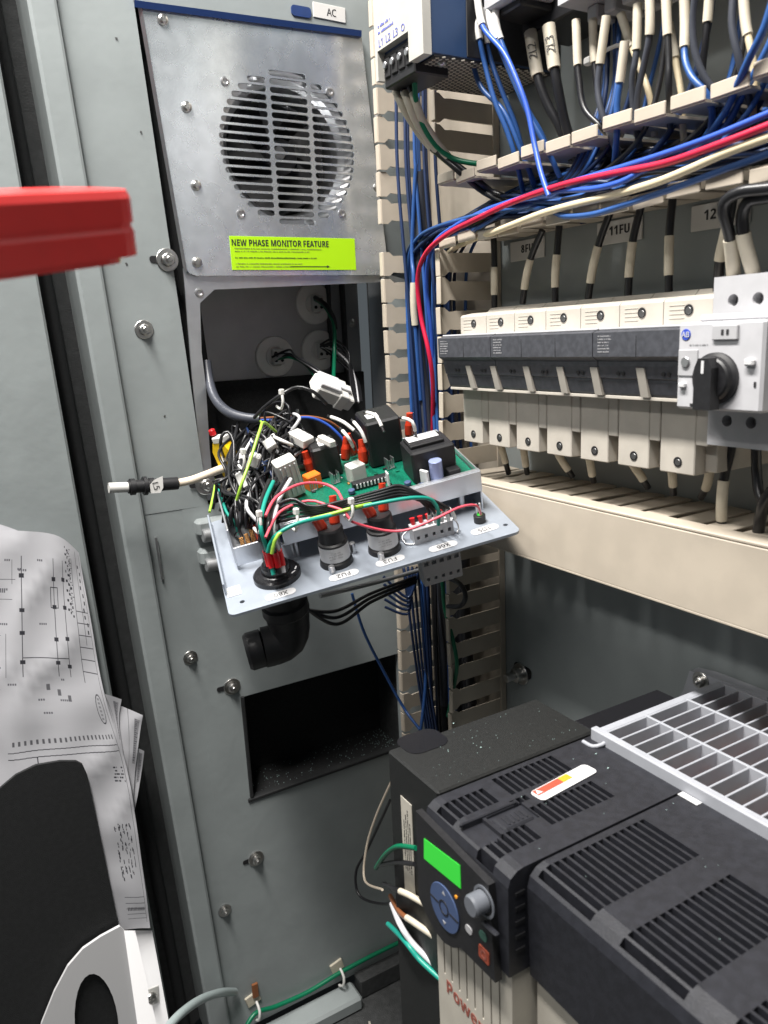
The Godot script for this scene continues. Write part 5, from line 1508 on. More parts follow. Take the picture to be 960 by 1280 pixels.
	# power supply leads: three sleeved black wires and the green earth
	var ps := [[Vector3(0.1539, 0.9433, 0.112), Vector3(0.1637, 0.9261, 0.11), Vector3(0.1651, 0.9159, 0.104), Vector3(0.1659, 0.8983, 0.088), Vector3(0.1862, 0.8745, 0.072), Vector3(0.1946, 0.8589, 0.055), Vector3(0.2266, 0.8411, 0.045)], [Vector3(0.1647, 0.9394, 0.11), Vector3(0.173, 0.921, 0.108), Vector3(0.1732, 0.9101, 0.102), Vector3(0.1715, 0.8916, 0.082), Vector3(0.1886, 0.8702, 0.066), Vector3(0.1954, 0.8578, 0.05), Vector3(0.2416, 0.8412, 0.042)], [Vector3(0.1731, 0.9379, 0.108), Vector3(0.178, 0.9185, 0.104), Vector3(0.1762, 0.9098, 0.098), Vector3(0.1789, 0.8868, 0.078), Vector3(0.1962, 0.8656, 0.06), Vector3(0.2035, 0.8554, 0.046), Vector3(0.2571, 0.841, 0.04)]]
	var nm := ["nearest the corner", "in the middle", "nearest the green wire"]
	for i in 3:
		wire(ps[i], 0.0025, M.w_black, "black supply lead with pale sleeve, the one " + nm[i], "supply leads", [[0.05, 0.36, 1.3]])
	wire([Vector3(0.1831, 0.9377, 0.11), Vector3(0.1781, 0.9239, 0.106), Vector3(0.1769, 0.9094, 0.1), Vector3(0.1771, 0.8947, 0.088), Vector3(0.1825, 0.885, 0.076), Vector3(0.1929, 0.8801, 0.065), Vector3(0.2015, 0.8774, 0.052), Vector3(0.2113, 0.8721, 0.04)], 0.0021, M.w_green, "green earth wire curving down from the power supply")
	# sleeved blue wires dropping from the dark contactor
	var bl := [[Vector3(0.2057, 0.9937, 0.078), Vector3(0.2066, 0.967, 0.078), Vector3(0.2101, 0.9474, 0.076), Vector3(0.2159, 0.9272, 0.072), Vector3(0.2344, 0.9067, 0.066), Vector3(0.2443, 0.8779, 0.058), Vector3(0.2433, 0.8567, 0.045)],
		[Vector3(0.2132, 0.9907, 0.08), Vector3(0.2237, 0.9602, 0.08), Vector3(0.2254, 0.9402, 0.076), Vector3(0.2309, 0.9151, 0.072), Vector3(0.2378, 0.8924, 0.066), Vector3(0.2403, 0.8731, 0.06), Vector3(0.2325, 0.8499, 0.046)],
		[Vector3(0.2253, 0.986, 0.082), Vector3(0.2311, 0.9685, 0.084), Vector3(0.2389, 0.9565, 0.086), Vector3(0.2573, 0.9369, 0.084), Vector3(0.2699, 0.914, 0.082), Vector3(0.2773, 0.8948, 0.08), Vector3(0.2837, 0.8732, 0.08), Vector3(0.2924, 0.8536, 0.082), Vector3(0.3025, 0.8365, 0.084)],
		[Vector3(0.2195, 0.9893, 0.074), Vector3(0.2217, 0.9679, 0.074), Vector3(0.2235, 0.9468, 0.07), Vector3(0.2328, 0.9206, 0.066), Vector3(0.2397, 0.8978, 0.06), Vector3(0.2423, 0.8759, 0.054), Vector3(0.2417, 0.8514, 0.042)],
		[Vector3(0.239, 0.9811, 0.082), Vector3(0.2403, 0.9626, 0.082), Vector3(0.2489, 0.942, 0.08), Vector3(0.261, 0.9146, 0.076), Vector3(0.2696, 0.8949, 0.072), Vector3(0.2792, 0.8741, 0.066), Vector3(0.2829, 0.8532, 0.056)],
		[Vector3(0.2444, 0.9795, 0.08), Vector3(0.244, 0.9597, 0.08), Vector3(0.25, 0.9419, 0.078), Vector3(0.2587, 0.9205, 0.074), Vector3(0.2656, 0.8996, 0.07), Vector3(0.2721, 0.8841, 0.064), Vector3(0.2703, 0.8675, 0.052)]]
	var bn := ["leftmost of the six under the contactor", "second of the six under the contactor", "front one with a kink, under the contactor", "fourth and rearmost under the contactor", "fifth under the contactor", "last one, nearest the grey contactor corner"]
	for i in 6:
		wire(bl[i], 0.0019, M.w_bright if i == 2 else M.w_blue, "blue wire with cream sleeve, " + bn[i], "sleeved blue wires under the contactor", [[0.0, 0.24 if i != 2 else 0.16, 1.45]], "wire", M.sleeve_white)
	# the two thick sleeved leads with printed sleeves
	var tw := [[Vector3(0.2477, 0.9572, 0.052), Vector3(0.2552, 0.9265, 0.052), Vector3(0.2608, 0.9071, 0.048), Vector3(0.2676, 0.8901, 0.042), Vector3(0.2724, 0.8683, 0.034)], [Vector3(0.2691, 0.954, 0.054), Vector3(0.2748, 0.9252, 0.054), Vector3(0.2762, 0.9055, 0.05), Vector3(0.2763, 0.8879, 0.044), Vector3(0.2793, 0.8667, 0.036)]]
	for i in 2:
		var o := wire(tw[i], 0.0034, M.w_black, "thick black lead whose cream sleeve is printed " + ["2L2", "2L3"][i], "thick printed leads", [[0.0, 0.33, 1.35]])
		var mid: Vector3 = (tw[i][0] as Vector3).lerp(tw[i][1], 0.5)
		var run: Vector3 = ((tw[i][0] as Vector3) - (tw[i][1] as Vector3)).normalized()
		var face := Vector3(0.62, 0, 0.78)
		face = (face - run * face.dot(run)).normalized()
		text(o, ["2L2", "2L3"][i], 0.0058, M.print_black, Transform3D(Basis(run, face.cross(run), face), mid + face * 0.0050), "lettering", false, 0.9)
	# rest of the sleeved wires under the relay block: black, grey and blue
	var row := [[720, 25, 728, 78, 724, 100, 730, 140, 752, 160, 0], [741, 24, 745, 78, 752, 120, 760, 150, 770, 185, 0], [756, 22, 750, 78, 748, 110, 752, 145, 760, 180, 1], [776, 18, 800, 65, 810, 100, 815, 130, 818, 170, 2], [797, 5, 795, 68, 790, 100, 792, 140, 800, 180, 1], [781, 55, 772, 110, 771, 130, 770, 160, 768, 200, 3], [812, -10, 812, 42, 805, 80, 797, 120, 795, 165, 1], [832, -10, 835, 35, 836, 75, 836, 110, 838, 150, 0], [838, 40, 848, 105, 850, 125, 848, 150, 850, 190, 2], [855, -10, 856, 32, 856, 70, 868, 100, 890, 118, 3], [870, -20, 866, 20, 868, 60, 880, 95, 905, 125, 1], [888, -20, 884, 18, 882, 50, 878, 90, 880, 130, 0], [918, -20, 914, 40, 922, 68, 930, 100, 935, 130, 1], [935, -20, 930, 30, 936, 60, 940, 90, 950, 110, 2], [966, -20, 955, 40, 938, 70, 920, 110, 905, 150, 3], [985, -20, 970, 40, 955, 75, 945, 105, 930, 150, 3]]
	var pz := [0.062, 0.050, 0.066, 0.046, 0.056, 0.068, 0.060, 0.060, 0.044, 0.058, 0.072, 0.050, 0.072, 0.05, 0.078, 0.07]
	var table := relay_wires()
	for i in table.size():
		var kind: int = row[i][10]
		wire(table[i], 0.0020, [M.w_black, M.w_grey, M.w_cream, M.w_blue][kind], ["black", "grey", "cream", "blue"][kind] + " wire dropping from the relay block, number %d counting from lead 2L3" % (i + 1), "sleeved %s wires under the relay block" % ["black", "grey", "cream", "blue"][kind], [] if i in [10, 12, 14, 15] else [[0.0, 0.30, 1.4]])
	for i in 12:
		var wx := 0.318 + 0.0165 * i
		var wz := 0.022 + 0.030 * fmod(i * 0.618, 1.0)
		wire([Vector3(wx, 0.958, wz), Vector3(wx + rng.randf_range(-0.006, 0.006), 0.925, wz + 0.004), Vector3(wx + rng.randf_range(-0.012, 0.004), 0.890, wz + 0.006), Vector3(wx - rng.randf_range(0.004, 0.022), 0.862, wz + 0.010), Vector3(wx - rng.randf_range(0.030, 0.055), 0.846, wz + 0.012)], rng.randf_range(0.0014, 0.0022), [M.w_black, M.w_navy, M.w_blue][i % 3], ["black", "navy", "blue"][i % 3] + " wire behind the sleeved row under the relay block", ["black", "navy", "blue"][i % 3] + " wires behind the sleeved row", [[0.0, 0.2, 1.35]] if i % 2 else [], "wire", null, 6)
	# a tied blue bundle behind the printed leads
	for i in 6:
		var off := i * 0.0032
		wire([Vector3(0.296 + off, 0.960, 0.030), Vector3(0.300 + off, 0.93, 0.032 + 0.002 * (i % 3)), Vector3(0.303 + off, 0.905, 0.036 + 0.002 * (i % 3)), Vector3(0.300 + off, 0.88, 0.045), Vector3(0.285 + off, 0.853, 0.052), Vector3(0.255 + off, 0.843, 0.052)], 0.0017, M.w_blue if i % 2 else M.w_navy, "blue wire in the tied bunch under the relay block corner", "tied bunch of blue wires", [], "wire", null, 6)
	var tie := thing("cable_tie", "white cable tie round the blue bunch under the relay block", "cable tie")
	part(tie, "strap", tube([Vector3(0.296, 0.927, 0.038), Vector3(0.305, 0.9275, 0.0405), Vector3(0.318, 0.928, 0.040), Vector3(0.3225, 0.928, 0.034)], 0.0014, 8), M.nylon)
	part(tie, "head", box(Vector3(0.007, 0.005, 0.005), 0.001), M.nylon, at(Vector3(0.2935, 0.9262, 0.040)))
	# leads between upper duct and fuse holders: black, each with a cream sleeve
	var fl := [[[617, 305], [618, 340], [618, 384]], [[676, 295], [662, 330], [654, 378]], [[698, 290], [694, 330], [694, 376]], [[762, 270], [744, 320], [735, 372]], [[802, 262], [790, 310], [785, 368]], [[840, 255], [836, 310], [836, 362]]]
	var tb := fuse_leads()
	for i in tb.size():
		wire(tb[i], 0.0026, M.w_black, "sleeved black lead entering the fuse holders, number %s from the corner" % ["one", "two", "three", "four", "five", "six"][i], "leads above the fuse holders", [[0.42, 0.80, 1.2]])
	# leads below the fuse holders
	var low := lower_leads()
	for i in low.size():
		wire(low[i], 0.0024, M.w_black, "short cream sleeved lead below the fuse holders, number %s from the corner" % ["one", "two", "three", "four", "five", "six", "seven"][i], "leads below the fuse holders", [[0.0, 0.72, 1.25]])
	# thick leads of the breaker
	wire([Vector3(0.4736, 0.813, 0.075), Vector3(0.4562, 0.8144, 0.078), Vector3(0.4439, 0.8149, 0.08), Vector3(0.436, 0.8123, 0.08), Vector3(0.4329, 0.8068, 0.078), Vector3(0.4317, 0.7949, 0.07), Vector3(0.4287, 0.7805, 0.062), Vector3(0.4218, 0.7671, 0.05)], 0.0033, M.w_black, "thick black breaker lead looping out of the duct, nearest the fuse holders", "breaker leads", [[0.66, 0.98, 1.2]])
	wire([Vector3(0.4706, 0.8108, 0.07), Vector3(0.4501, 0.8111, 0.072), Vector3(0.4446, 0.8103, 0.074), Vector3(0.4403, 0.8047, 0.072), Vector3(0.4391, 0.7927, 0.068), Vector3(0.4393, 0.7774, 0.06), Vector3(0.4361, 0.766, 0.05)], 0.0033, M.w_black, "thick black breaker lead with slanted sleeve beside the first loop", "breaker leads", [[0.60, 0.97, 1.2]])
	wire([Vector3(0.4173, 0.8166, 0.05), Vector3(0.4131, 0.7999, 0.048), Vector3(0.4075, 0.785, 0.045), Vector3(0.4032, 0.7655, 0.04)], 0.0030, M.w_black, "black breaker lead behind the two loops", "breaker leads", [[0.25, 0.62, 1.2]])
	wire([Vector3(0.4264, 0.6824, 0.05), Vector3(0.4244, 0.6701, 0.05), Vector3(0.4213, 0.6559, 0.05), Vector3(0.4206, 0.6388, 0.05), Vector3(0.4187, 0.6209, 0.046)], 0.0028, M.w_black, "black lead with frayed cream sleeve below the breaker", "", [[0.45, 0.85, 1.25]])
	wire([Vector3(0.4411, 0.6822, 0.05), Vector3(0.4401, 0.6617, 0.046), Vector3(0.4445, 0.6482, 0.048), Vector3(0.454, 0.6405, 0.05)], 0.0030, M.w_black, "bare black lead below the breaker at the picture edge")
	wire([Vector3(0.4716, 0.6803, 0.056), Vector3(0.4614, 0.6611, 0.056), Vector3(0.4526, 0.6468, 0.056), Vector3(0.4462, 0.627, 0.05)], 0.0034, M.w_black, "thick black lead slanting into the lower duct at the picture edge")
	# below: green wire and blue strands down the corner
	wire([Vector3(0.1242, 0.5386, 0.066), Vector3(0.1339, 0.5169, 0.066), Vector3(0.1337, 0.4922, 0.064), Vector3(0.1486, 0.4646, 0.066), Vector3(0.1541, 0.442, 0.066), Vector3(0.1447, 0.4129, 0.064), Vector3(0.1305, 0.3763, 0.062)], 0.0020, M.w_green, "green wire hanging in front of the lower corner duct")
	wire([Vector3(0.1568, 0.5309, 0.075), Vector3(0.1799, 0.5313, 0.078), Vector3(0.1879, 0.5223, 0.078), Vector3(0.1774, 0.5098, 0.076), Vector3(0.1481, 0.4993, 0.07)], 0.0023, M.w_black, "short black loop hanging below the grey terminal strip")
	wire([Vector3(0.06, 0.5, 0.1259), Vector3(0.06, 0.4562, 0.1147), Vector3(0.06, 0.4064, 0.0937), Vector3(0.07, 0.3643, 0.0772), Vector3(0.1, 0.3524, 0.0768)], 0.0016, M.w_blue, "thin blue wire sagging across the dark opening")
	wire([Vector3(0.09, 0.5051, 0.0637), Vector3(0.09, 0.4529, 0.0611), Vector3(0.09, 0.3997, 0.0613), Vector3(0.1, 0.3521, 0.0758)], 0.0017, M.w_blue, "blue wire hanging straight beside the upright duct")
	for i in 5:
		wire([Vector3(0.08, 0.5058, 0.1) + Vector3(0, 0.008 * i - 0.02, 0), Vector3(0.08, 0.478, 0.0778) + Vector3(0.01, 0.004 * i, 0), Vector3(0.078 + 0.004 * i, 0.52, 0.075 - 0.003 * i), Vector3(0.072 + 0.006 * i, 0.40, 0.060), Vector3(0.074 + 0.006 * i, 0.31, 0.050)], 0.0014, M.w_navy, "thin navy wire fanning into the lower corner duct", "navy wires at the lower corner")
	# loose loops near the filter box
	wire([Vector3(0.16, 0.35, 0.1465), Vector3(0.14, 0.3043, 0.1548), Vector3(0.13, 0.2663, 0.162), Vector3(0.14, 0.2409, 0.1708), Vector3(0.2, 0.2765, 0.1841)], 0.0012, M.w_beige, "thin pale wire bowing beside the filter box")
	wire([Vector3(0.14, 0.3153, 0.1382), Vector3(0.1, 0.2409, 0.145), Vector3(0.09, 0.2108, 0.1555), Vector3(0.1, 0.1897, 0.1575), Vector3(0.14, 0.2051, 0.1513), Vector3(0.18, 0.2417, 0.1554)], 0.0014, M.w_black, "thin black wire looping beside the filter box")
	# motor leads at the drive's lower corner
	wire([Vector3(0.288, 0.3766, 0.235), Vector3(0.3314, 0.421, 0.25), Vector3(0.3585, 0.4459, 0.256), Vector3(0.3794, 0.4574, 0.2555)], 0.0016, M.w_green, "green wire bending in front of the filter sticker")
	wire([Vector3(0.2882, 0.3787, 0.235), Vector3(0.3483, 0.4266, 0.252), Vector3(0.3768, 0.445, 0.2555)], 0.0015, M.w_black, "thin black wire below the green wire at the filter sticker")
	wire([Vector3(0.2989, 0.3705, 0.235), Vector3(0.3465, 0.4056, 0.252), Vector3(0.3634, 0.4129, 0.252), Vector3(0.3793, 0.4121, 0.246)], 0.0017, M.w_black, "black motor lead with pale tip at the drive", "motor leads", [[0.70, 0.98, 1.2]])
	wire([Vector3(0.3075, 0.3665, 0.235), Vector3(0.3467, 0.3881, 0.25), Vector3(0.3659, 0.3957, 0.252), Vector3(0.3826, 0.3935, 0.246)], 0.0017, M.w_brown, "dark red motor lead with pale tip at the drive", "motor leads", [[0.70, 0.98, 1.2]])
	wire([Vector3(0.3183, 0.3698, 0.24), Vector3(0.3531, 0.3856, 0.254), Vector3(0.3637, 0.3789, 0.252), Vector3(0.3813, 0.3718, 0.246)], 0.0019, M.w_white, "white motor lead curving to the drive", "motor leads")
	wire([Vector3(0.311, 0.3484, 0.24), Vector3(0.3572, 0.3768, 0.254), Vector3(0.3726, 0.3727, 0.252), Vector3(0.394, 0.3682, 0.246)], 0.0017, M.w_teal, "teal motor lead below the white one", "motor leads")


func relay_wires() -> Array:
	return [[Vector3(0.3039, 0.9447, 0.062), Vector3(0.3056, 0.9192, 0.062), Vector3(0.3072, 0.9083, 0.062), Vector3(0.3118, 0.8902, 0.062), Vector3(0.3258, 0.875, 0.06), Vector3(0.3324, 0.8599, 0.05)],
		[Vector3(0.3067, 0.9459, 0.05), Vector3(0.3086, 0.9197, 0.05), Vector3(0.3126, 0.8984, 0.05), Vector3(0.3187, 0.8799, 0.05), Vector3(0.32, 0.8604, 0.045)],
		[Vector3(0.3344, 0.9362, 0.066), Vector3(0.3295, 0.9108, 0.066), Vector3(0.3278, 0.8975, 0.066), Vector3(0.3305, 0.8829, 0.065), Vector3(0.3342, 0.8674, 0.06), Vector3(0.3325, 0.855, 0.05)],
		[Vector3(0.3271, 0.9424, 0.046), Vector3(0.3341, 0.9264, 0.046), Vector3(0.3425, 0.9093, 0.046), Vector3(0.3521, 0.8884, 0.046), Vector3(0.3515, 0.866, 0.04)],
		[Vector3(0.3499, 0.9389, 0.056), Vector3(0.3495, 0.9114, 0.056), Vector3(0.3468, 0.8979, 0.056), Vector3(0.3468, 0.8798, 0.054), Vector3(0.349, 0.8587, 0.05)],
		[Vector3(0.3516, 0.9163, 0.068), Vector3(0.3478, 0.8927, 0.068), Vector3(0.3461, 0.8833, 0.068), Vector3(0.3446, 0.8678, 0.066), Vector3(0.3325, 0.8523, 0.055)],
		[Vector3(0.3624, 0.9402, 0.06), Vector3(0.3633, 0.9179, 0.06), Vector3(0.3578, 0.9034, 0.058), Vector3(0.3515, 0.8875, 0.056), Vector3(0.3462, 0.8664, 0.05)],
		[Vector3(0.3742, 0.936, 0.06), Vector3(0.3762, 0.9163, 0.06), Vector3(0.378, 0.8993, 0.06), Vector3(0.3787, 0.8843, 0.06), Vector3(0.3723, 0.865, 0.05)],
		[Vector3(0.3635, 0.9252, 0.044), Vector3(0.3698, 0.9015, 0.044), Vector3(0.3747, 0.8826, 0.044), Vector3(0.3743, 0.8696, 0.042), Vector3(0.3753, 0.8515, 0.04)],
		[Vector3(0.3855, 0.9323, 0.058), Vector3(0.3869, 0.9147, 0.058), Vector3(0.3893, 0.8972, 0.06), Vector3(0.3986, 0.8834, 0.064), Vector3(0.407, 0.8731, 0.062), Vector3(0.4055, 0.861, 0.055), Vector3(0.3971, 0.8462, 0.05)],
		[Vector3(0.4059, 0.9266, 0.072), Vector3(0.4019, 0.9128, 0.07), Vector3(0.4021, 0.8972, 0.068), Vector3(0.406, 0.8825, 0.064), Vector3(0.4136, 0.8679, 0.056), Vector3(0.4223, 0.8573, 0.05)],
		[Vector3(0.3967, 0.9335, 0.05), Vector3(0.3959, 0.9185, 0.05), Vector3(0.395, 0.9058, 0.05), Vector3(0.3921, 0.8903, 0.048), Vector3(0.3918, 0.8716, 0.045)],
		[Vector3(0.4286, 0.9183, 0.072), Vector3(0.4283, 0.8999, 0.072), Vector3(0.4311, 0.885, 0.07), Vector3(0.432, 0.8731, 0.065), Vector3(0.4305, 0.8609, 0.055)],
		[Vector3(0.4156, 0.9269, 0.048), Vector3(0.4188, 0.9064, 0.048), Vector3(0.4225, 0.8935, 0.048), Vector3(0.4239, 0.8794, 0.046), Vector3(0.4215, 0.8376, 0.04)],
		[Vector3(0.4571, 0.9069, 0.078), Vector3(0.4512, 0.8898, 0.078), Vector3(0.443, 0.88, 0.076), Vector3(0.4311, 0.869, 0.07), Vector3(0.4146, 0.8583, 0.06), Vector3(0.3858, 0.8486, 0.05), Vector3(0.3363, 0.8421, 0.05)],
		[Vector3(0.4545, 0.9098, 0.066), Vector3(0.4487, 0.8904, 0.066), Vector3(0.4424, 0.8795, 0.066), Vector3(0.4302, 0.8681, 0.062), Vector3(0.4111, 0.8534, 0.055), Vector3(0.3744, 0.8442, 0.05)]]


func fuse_leads() -> Array:
	return [[Vector3(0.1819, 0.8269, 0.036), Vector3(0.1825, 0.8084, 0.036), Vector3(0.1821, 0.7923, 0.036), Vector3(0.1816, 0.7688, 0.036)], [Vector3(0.242, 0.824, 0.036), Vector3(0.2299, 0.8077, 0.036), Vector3(0.2231, 0.792, 0.036), Vector3(0.218, 0.7706, 0.036)], [Vector3(0.2606, 0.8249, 0.036), Vector3(0.2581, 0.8046, 0.036), Vector3(0.2564, 0.789, 0.036), Vector3(0.2564, 0.7696, 0.036)], [Vector3(0.3122, 0.8282, 0.036), Vector3(0.3021, 0.8095, 0.036), Vector3(0.2955, 0.7912, 0.036), Vector3(0.2911, 0.7697, 0.036)], [Vector3(0.3395, 0.8289, 0.036), Vector3(0.3327, 0.8082, 0.036), Vector3(0.3298, 0.7879, 0.036), Vector3(0.329, 0.7695, 0.036)], [Vector3(0.364, 0.8278, 0.036), Vector3(0.3624, 0.8069, 0.036), Vector3(0.3626, 0.7872, 0.036), Vector3(0.3634, 0.7692, 0.036)]]


func lower_leads() -> Array:
	return [[Vector3(0.197, 0.6623, 0.045), Vector3(0.2001, 0.6522, 0.045), Vector3(0.2015, 0.6395, 0.042), Vector3(0.2007, 0.6291, 0.038)], [Vector3(0.2274, 0.6616, 0.045), Vector3(0.2293, 0.6518, 0.045), Vector3(0.23, 0.6417, 0.044), Vector3(0.2273, 0.6328, 0.04)], [Vector3(0.2657, 0.6631, 0.045), Vector3(0.27, 0.6527, 0.044), Vector3(0.2748, 0.6427, 0.04), Vector3(0.2768, 0.636, 0.036)], [Vector3(0.3019, 0.6605, 0.045), Vector3(0.3045, 0.6506, 0.045), Vector3(0.3053, 0.6433, 0.044), Vector3(0.303, 0.6363, 0.04)], [Vector3(0.339, 0.6614, 0.045), Vector3(0.3439, 0.6538, 0.043), Vector3(0.3494, 0.645, 0.04), Vector3(0.3511, 0.6378, 0.036)], [Vector3(0.3768, 0.6617, 0.045), Vector3(0.3785, 0.6538, 0.045), Vector3(0.3778, 0.6454, 0.043), Vector3(0.3763, 0.6376, 0.04)], [Vector3(0.4079, 0.6667, 0.045), Vector3(0.4072, 0.6575, 0.045), Vector3(0.4031, 0.6472, 0.042), Vector3(0.3962, 0.6383, 0.038)]]


# ---------------------------------------------------------------- wires on the module

func make_module_wires() -> void:
	# colour-striped harness lying along the chassis front
	var hg := "harness along the module front"
	wire([Vector3(0.2279, 0.6076, 0.2744), Vector3(0.2317, 0.6182, 0.2709), Vector3(0.2361, 0.6261, 0.2554), Vector3(0.2396, 0.6288, 0.2321), Vector3(0.246, 0.6328, 0.2096), Vector3(0.2554, 0.6359, 0.1886), Vector3(0.261, 0.6366, 0.1718), Vector3(0.2621, 0.6331, 0.1589), Vector3(0.2629, 0.6236, 0.1542), Vector3(0.2581, 0.6127, 0.1514)], 0.0015, M.w_teal, "teal wire in the tied harness along the module front", hg)
	wire([Vector3(0.232, 0.6071, 0.2732), Vector3(0.2341, 0.6204, 0.2681), Vector3(0.2298, 0.6253, 0.2465), Vector3(0.2418, 0.6307, 0.2268), Vector3(0.2475, 0.6337, 0.2136), Vector3(0.2435, 0.6333, 0.1918), Vector3(0.2503, 0.634, 0.1651)], 0.0014, M.w_yellow_green, "yellow-green wire in the tied harness along the module front", hg)
	for i in 5:
		var d := i * 0.0022
		wire([Vector3(0.2109, 0.6044, 0.2709) + Vector3(0, d, 0), Vector3(0.2091, 0.6201, 0.2676) + Vector3(0, d, 0), Vector3(0.2189, 0.6263, 0.2508) + Vector3(0, d * 1.6, 0), Vector3(0.2307, 0.6295, 0.2277) + Vector3(0, d * 0.6, d), Vector3(0.2436, 0.633, 0.2018) + Vector3(0, d, -d), Vector3(0.2485, 0.6356, 0.1777) + Vector3(0, d, 0), Vector3(0.2569, 0.6327, 0.1653) + Vector3(0, d * 0.5, 0), Vector3(0.2577, 0.6235, 0.1592) + Vector3(0, 0, -d * 2.0), Vector3(0.2514, 0.6132, 0.1548) + Vector3(0.0, 0, -d * 2.6)], 0.0013, M.w_black, "black wire in the tied harness along the module front", "black wires of the module harness", [[0.93, 1.0, 1.25]], "wire", M.sleeve_white)
	wire([Vector3(0.2369, 0.6206, 0.2787), Vector3(0.2214, 0.633, 0.2606), Vector3(0.222, 0.6379, 0.2388), Vector3(0.2338, 0.6349, 0.2288), Vector3(0.2441, 0.6307, 0.2204), Vector3(0.2485, 0.6241, 0.218), Vector3(0.2518, 0.6144, 0.1943), Vector3(0.2604, 0.6141, 0.1793), Vector3(0.2691, 0.621, 0.1606), Vector3(0.2723, 0.6269, 0.1416), Vector3(0.2725, 0.626, 0.1273), Vector3(0.2661, 0.6168, 0.1183)], 0.0010, M.w_pink, "pink wire arching to the small lamp at the plate corner")
	wire([Vector3(0.2289, 0.6336, 0.2744), Vector3(0.2136, 0.642, 0.2597), Vector3(0.2035, 0.6469, 0.238), Vector3(0.204, 0.6458, 0.2201), Vector3(0.2126, 0.6409, 0.2113), Vector3(0.233, 0.6339, 0.2156)], 0.0011, M.w_pink, "thin pink wire crossing before the white connector")
	# loom that drops into the round connector
	for i in 6:
		var a := i * 1.05
		var off := Vector3(cos(a), 0, sin(a)) * 0.0045
		var m: Material = [M.w_black, M.w_teal, M.w_black, M.w_black, M.w_black, M.w_white][i]
		wire([Vector3(0.2209, 0.589, 0.2659) + off, Vector3(0.2185, 0.6018, 0.2669) + off * 1.1, Vector3(0.2237, 0.6143, 0.2716) + off, Vector3(0.2234, 0.6266, 0.2728) + off * 1.2, Vector3(0.2054, 0.6391, 0.2608) + off * 1.4, Vector3(0.1812, 0.6481, 0.2425) + off * 1.8], 0.0017, m, ["black", "teal", "black", "black", "black", "white"][i] + " wire dropping into the round black connector", "loom of the round connector", [[0.06, 0.18, 1.35]], "wire", M.ferrule_red)
	# arching yellow-green wire and the brown and blue pair over the top
	wire([Vector3(0.1638, 0.6341, 0.2718), Vector3(0.168, 0.6467, 0.2683), Vector3(0.1604, 0.661, 0.2578), Vector3(0.1537, 0.6749, 0.2488), Vector3(0.1468, 0.683, 0.2421), Vector3(0.1339, 0.6875, 0.2333), Vector3(0.1224, 0.6774, 0.219)], 0.0012, M.w_yellow_green, "yellow-green wire arching high over the module's near end")
	wire([Vector3(0.1265, 0.62, 0.2826), Vector3(0.1036, 0.6292, 0.2709), Vector3(0.0741, 0.6357, 0.2585)], 0.0011, M.w_yellow_green, "short twisted green wire at the end bracket")
	wire([Vector3(0.1047, 0.6383, 0.2669), Vector3(0.1375, 0.6203, 0.2723), Vector3(0.1498, 0.6123, 0.2695), Vector3(0.1464, 0.6029, 0.2678)], 0.0013, M.w_teal, "teal wire of the twisted pair at the end bracket")
	wire([Vector3(-0.01, 0.735, 0.2304), Vector3(0, 0.7158, 0.2324), Vector3(0.02, 0.7004, 0.2343), Vector3(0.045, 0.6906, 0.2323), Vector3(0.06, 0.6857, 0.2231), Vector3(0.07, 0.6839, 0.212)], 0.0045, M.w_grey, "thick grey cable coming round the frame edge to the module", "", [], "cable")
	wire([Vector3(0.07, 0.6846, 0.212), Vector3(0.075, 0.6841, 0.1872), Vector3(0.08, 0.6824, 0.166), Vector3(0.085, 0.677, 0.151), Vector3(0.085, 0.6661, 0.137)], 0.0011, M.w_brown, "thin brown wire leaving the thick grey cable")
	wire([Vector3(0.07, 0.6832, 0.2121), Vector3(0.075, 0.6819, 0.1952), Vector3(0.08, 0.6821, 0.17), Vector3(0.085, 0.6751, 0.1544), Vector3(0.09, 0.6635, 0.1438), Vector3(0.09, 0.6547, 0.1378)], 0.0013, M.w_bright, "thin blue wire leaving the thick grey cable")
	wire([Vector3(0.07, 0.6825, 0.2122), Vector3(0.08, 0.6769, 0.2128), Vector3(0.09, 0.6614, 0.224)], 0.0012, M.w_yellow_green, "short green wire leaving the thick grey cable")
	# black wires draped and tangled over the board, each from one end of it to somewhere else
	var spots := [Vector3(0.122, 0.6361, 0.2621), Vector3(0.0932, 0.6569, 0.2416), Vector3(0.1571, 0.6225, 0.2646), Vector3(0.1425, 0.6437, 0.2486), Vector3(0.1782, 0.631, 0.2557), Vector3(0.0963, 0.6725, 0.2255), Vector3(0.089, 0.6872, 0.2044), Vector3(0.1362, 0.6593, 0.2227), Vector3(0.1178, 0.6749, 0.1976), Vector3(0.1916, 0.6179, 0.2558), Vector3(0.091, 0.6918, 0.192), Vector3(0.127, 0.6491, 0.2559), Vector3(0.1464, 0.6558, 0.2382), Vector3(0.1568, 0.6343, 0.2589), Vector3(0.0511, 0.6794, 0.2242)]
	for i in 84:
		var ia := i % spots.size()
		var ib := (ia + 1 + int(rng.randf() * 5.0)) % spots.size()
		var p: Vector3 = spots[ia] + Vector3(rng.randf_range(-0.008, 0.008), rng.randf_range(-0.006, 0.005), rng.randf_range(-0.010, 0.010))
		var q: Vector3 = spots[ib] + Vector3(rng.randf_range(-0.008, 0.008), rng.randf_range(-0.012, 0.002), rng.randf_range(-0.010, 0.010))
		var side := Vector3(rng.randf_range(-0.014, 0.014), rng.randf_range(-0.002, 0.009), rng.randf_range(-0.014, 0.014))
		var m1 := p.lerp(q, 0.28) + side
		var m2 := p.lerp(q, 0.70) + side * 0.4 + Vector3(0, 0.003, 0)
		var tuck := q + Vector3(rng.randf_range(-0.010, 0.004), -0.016, rng.randf_range(-0.008, 0.008))
		var sl := []
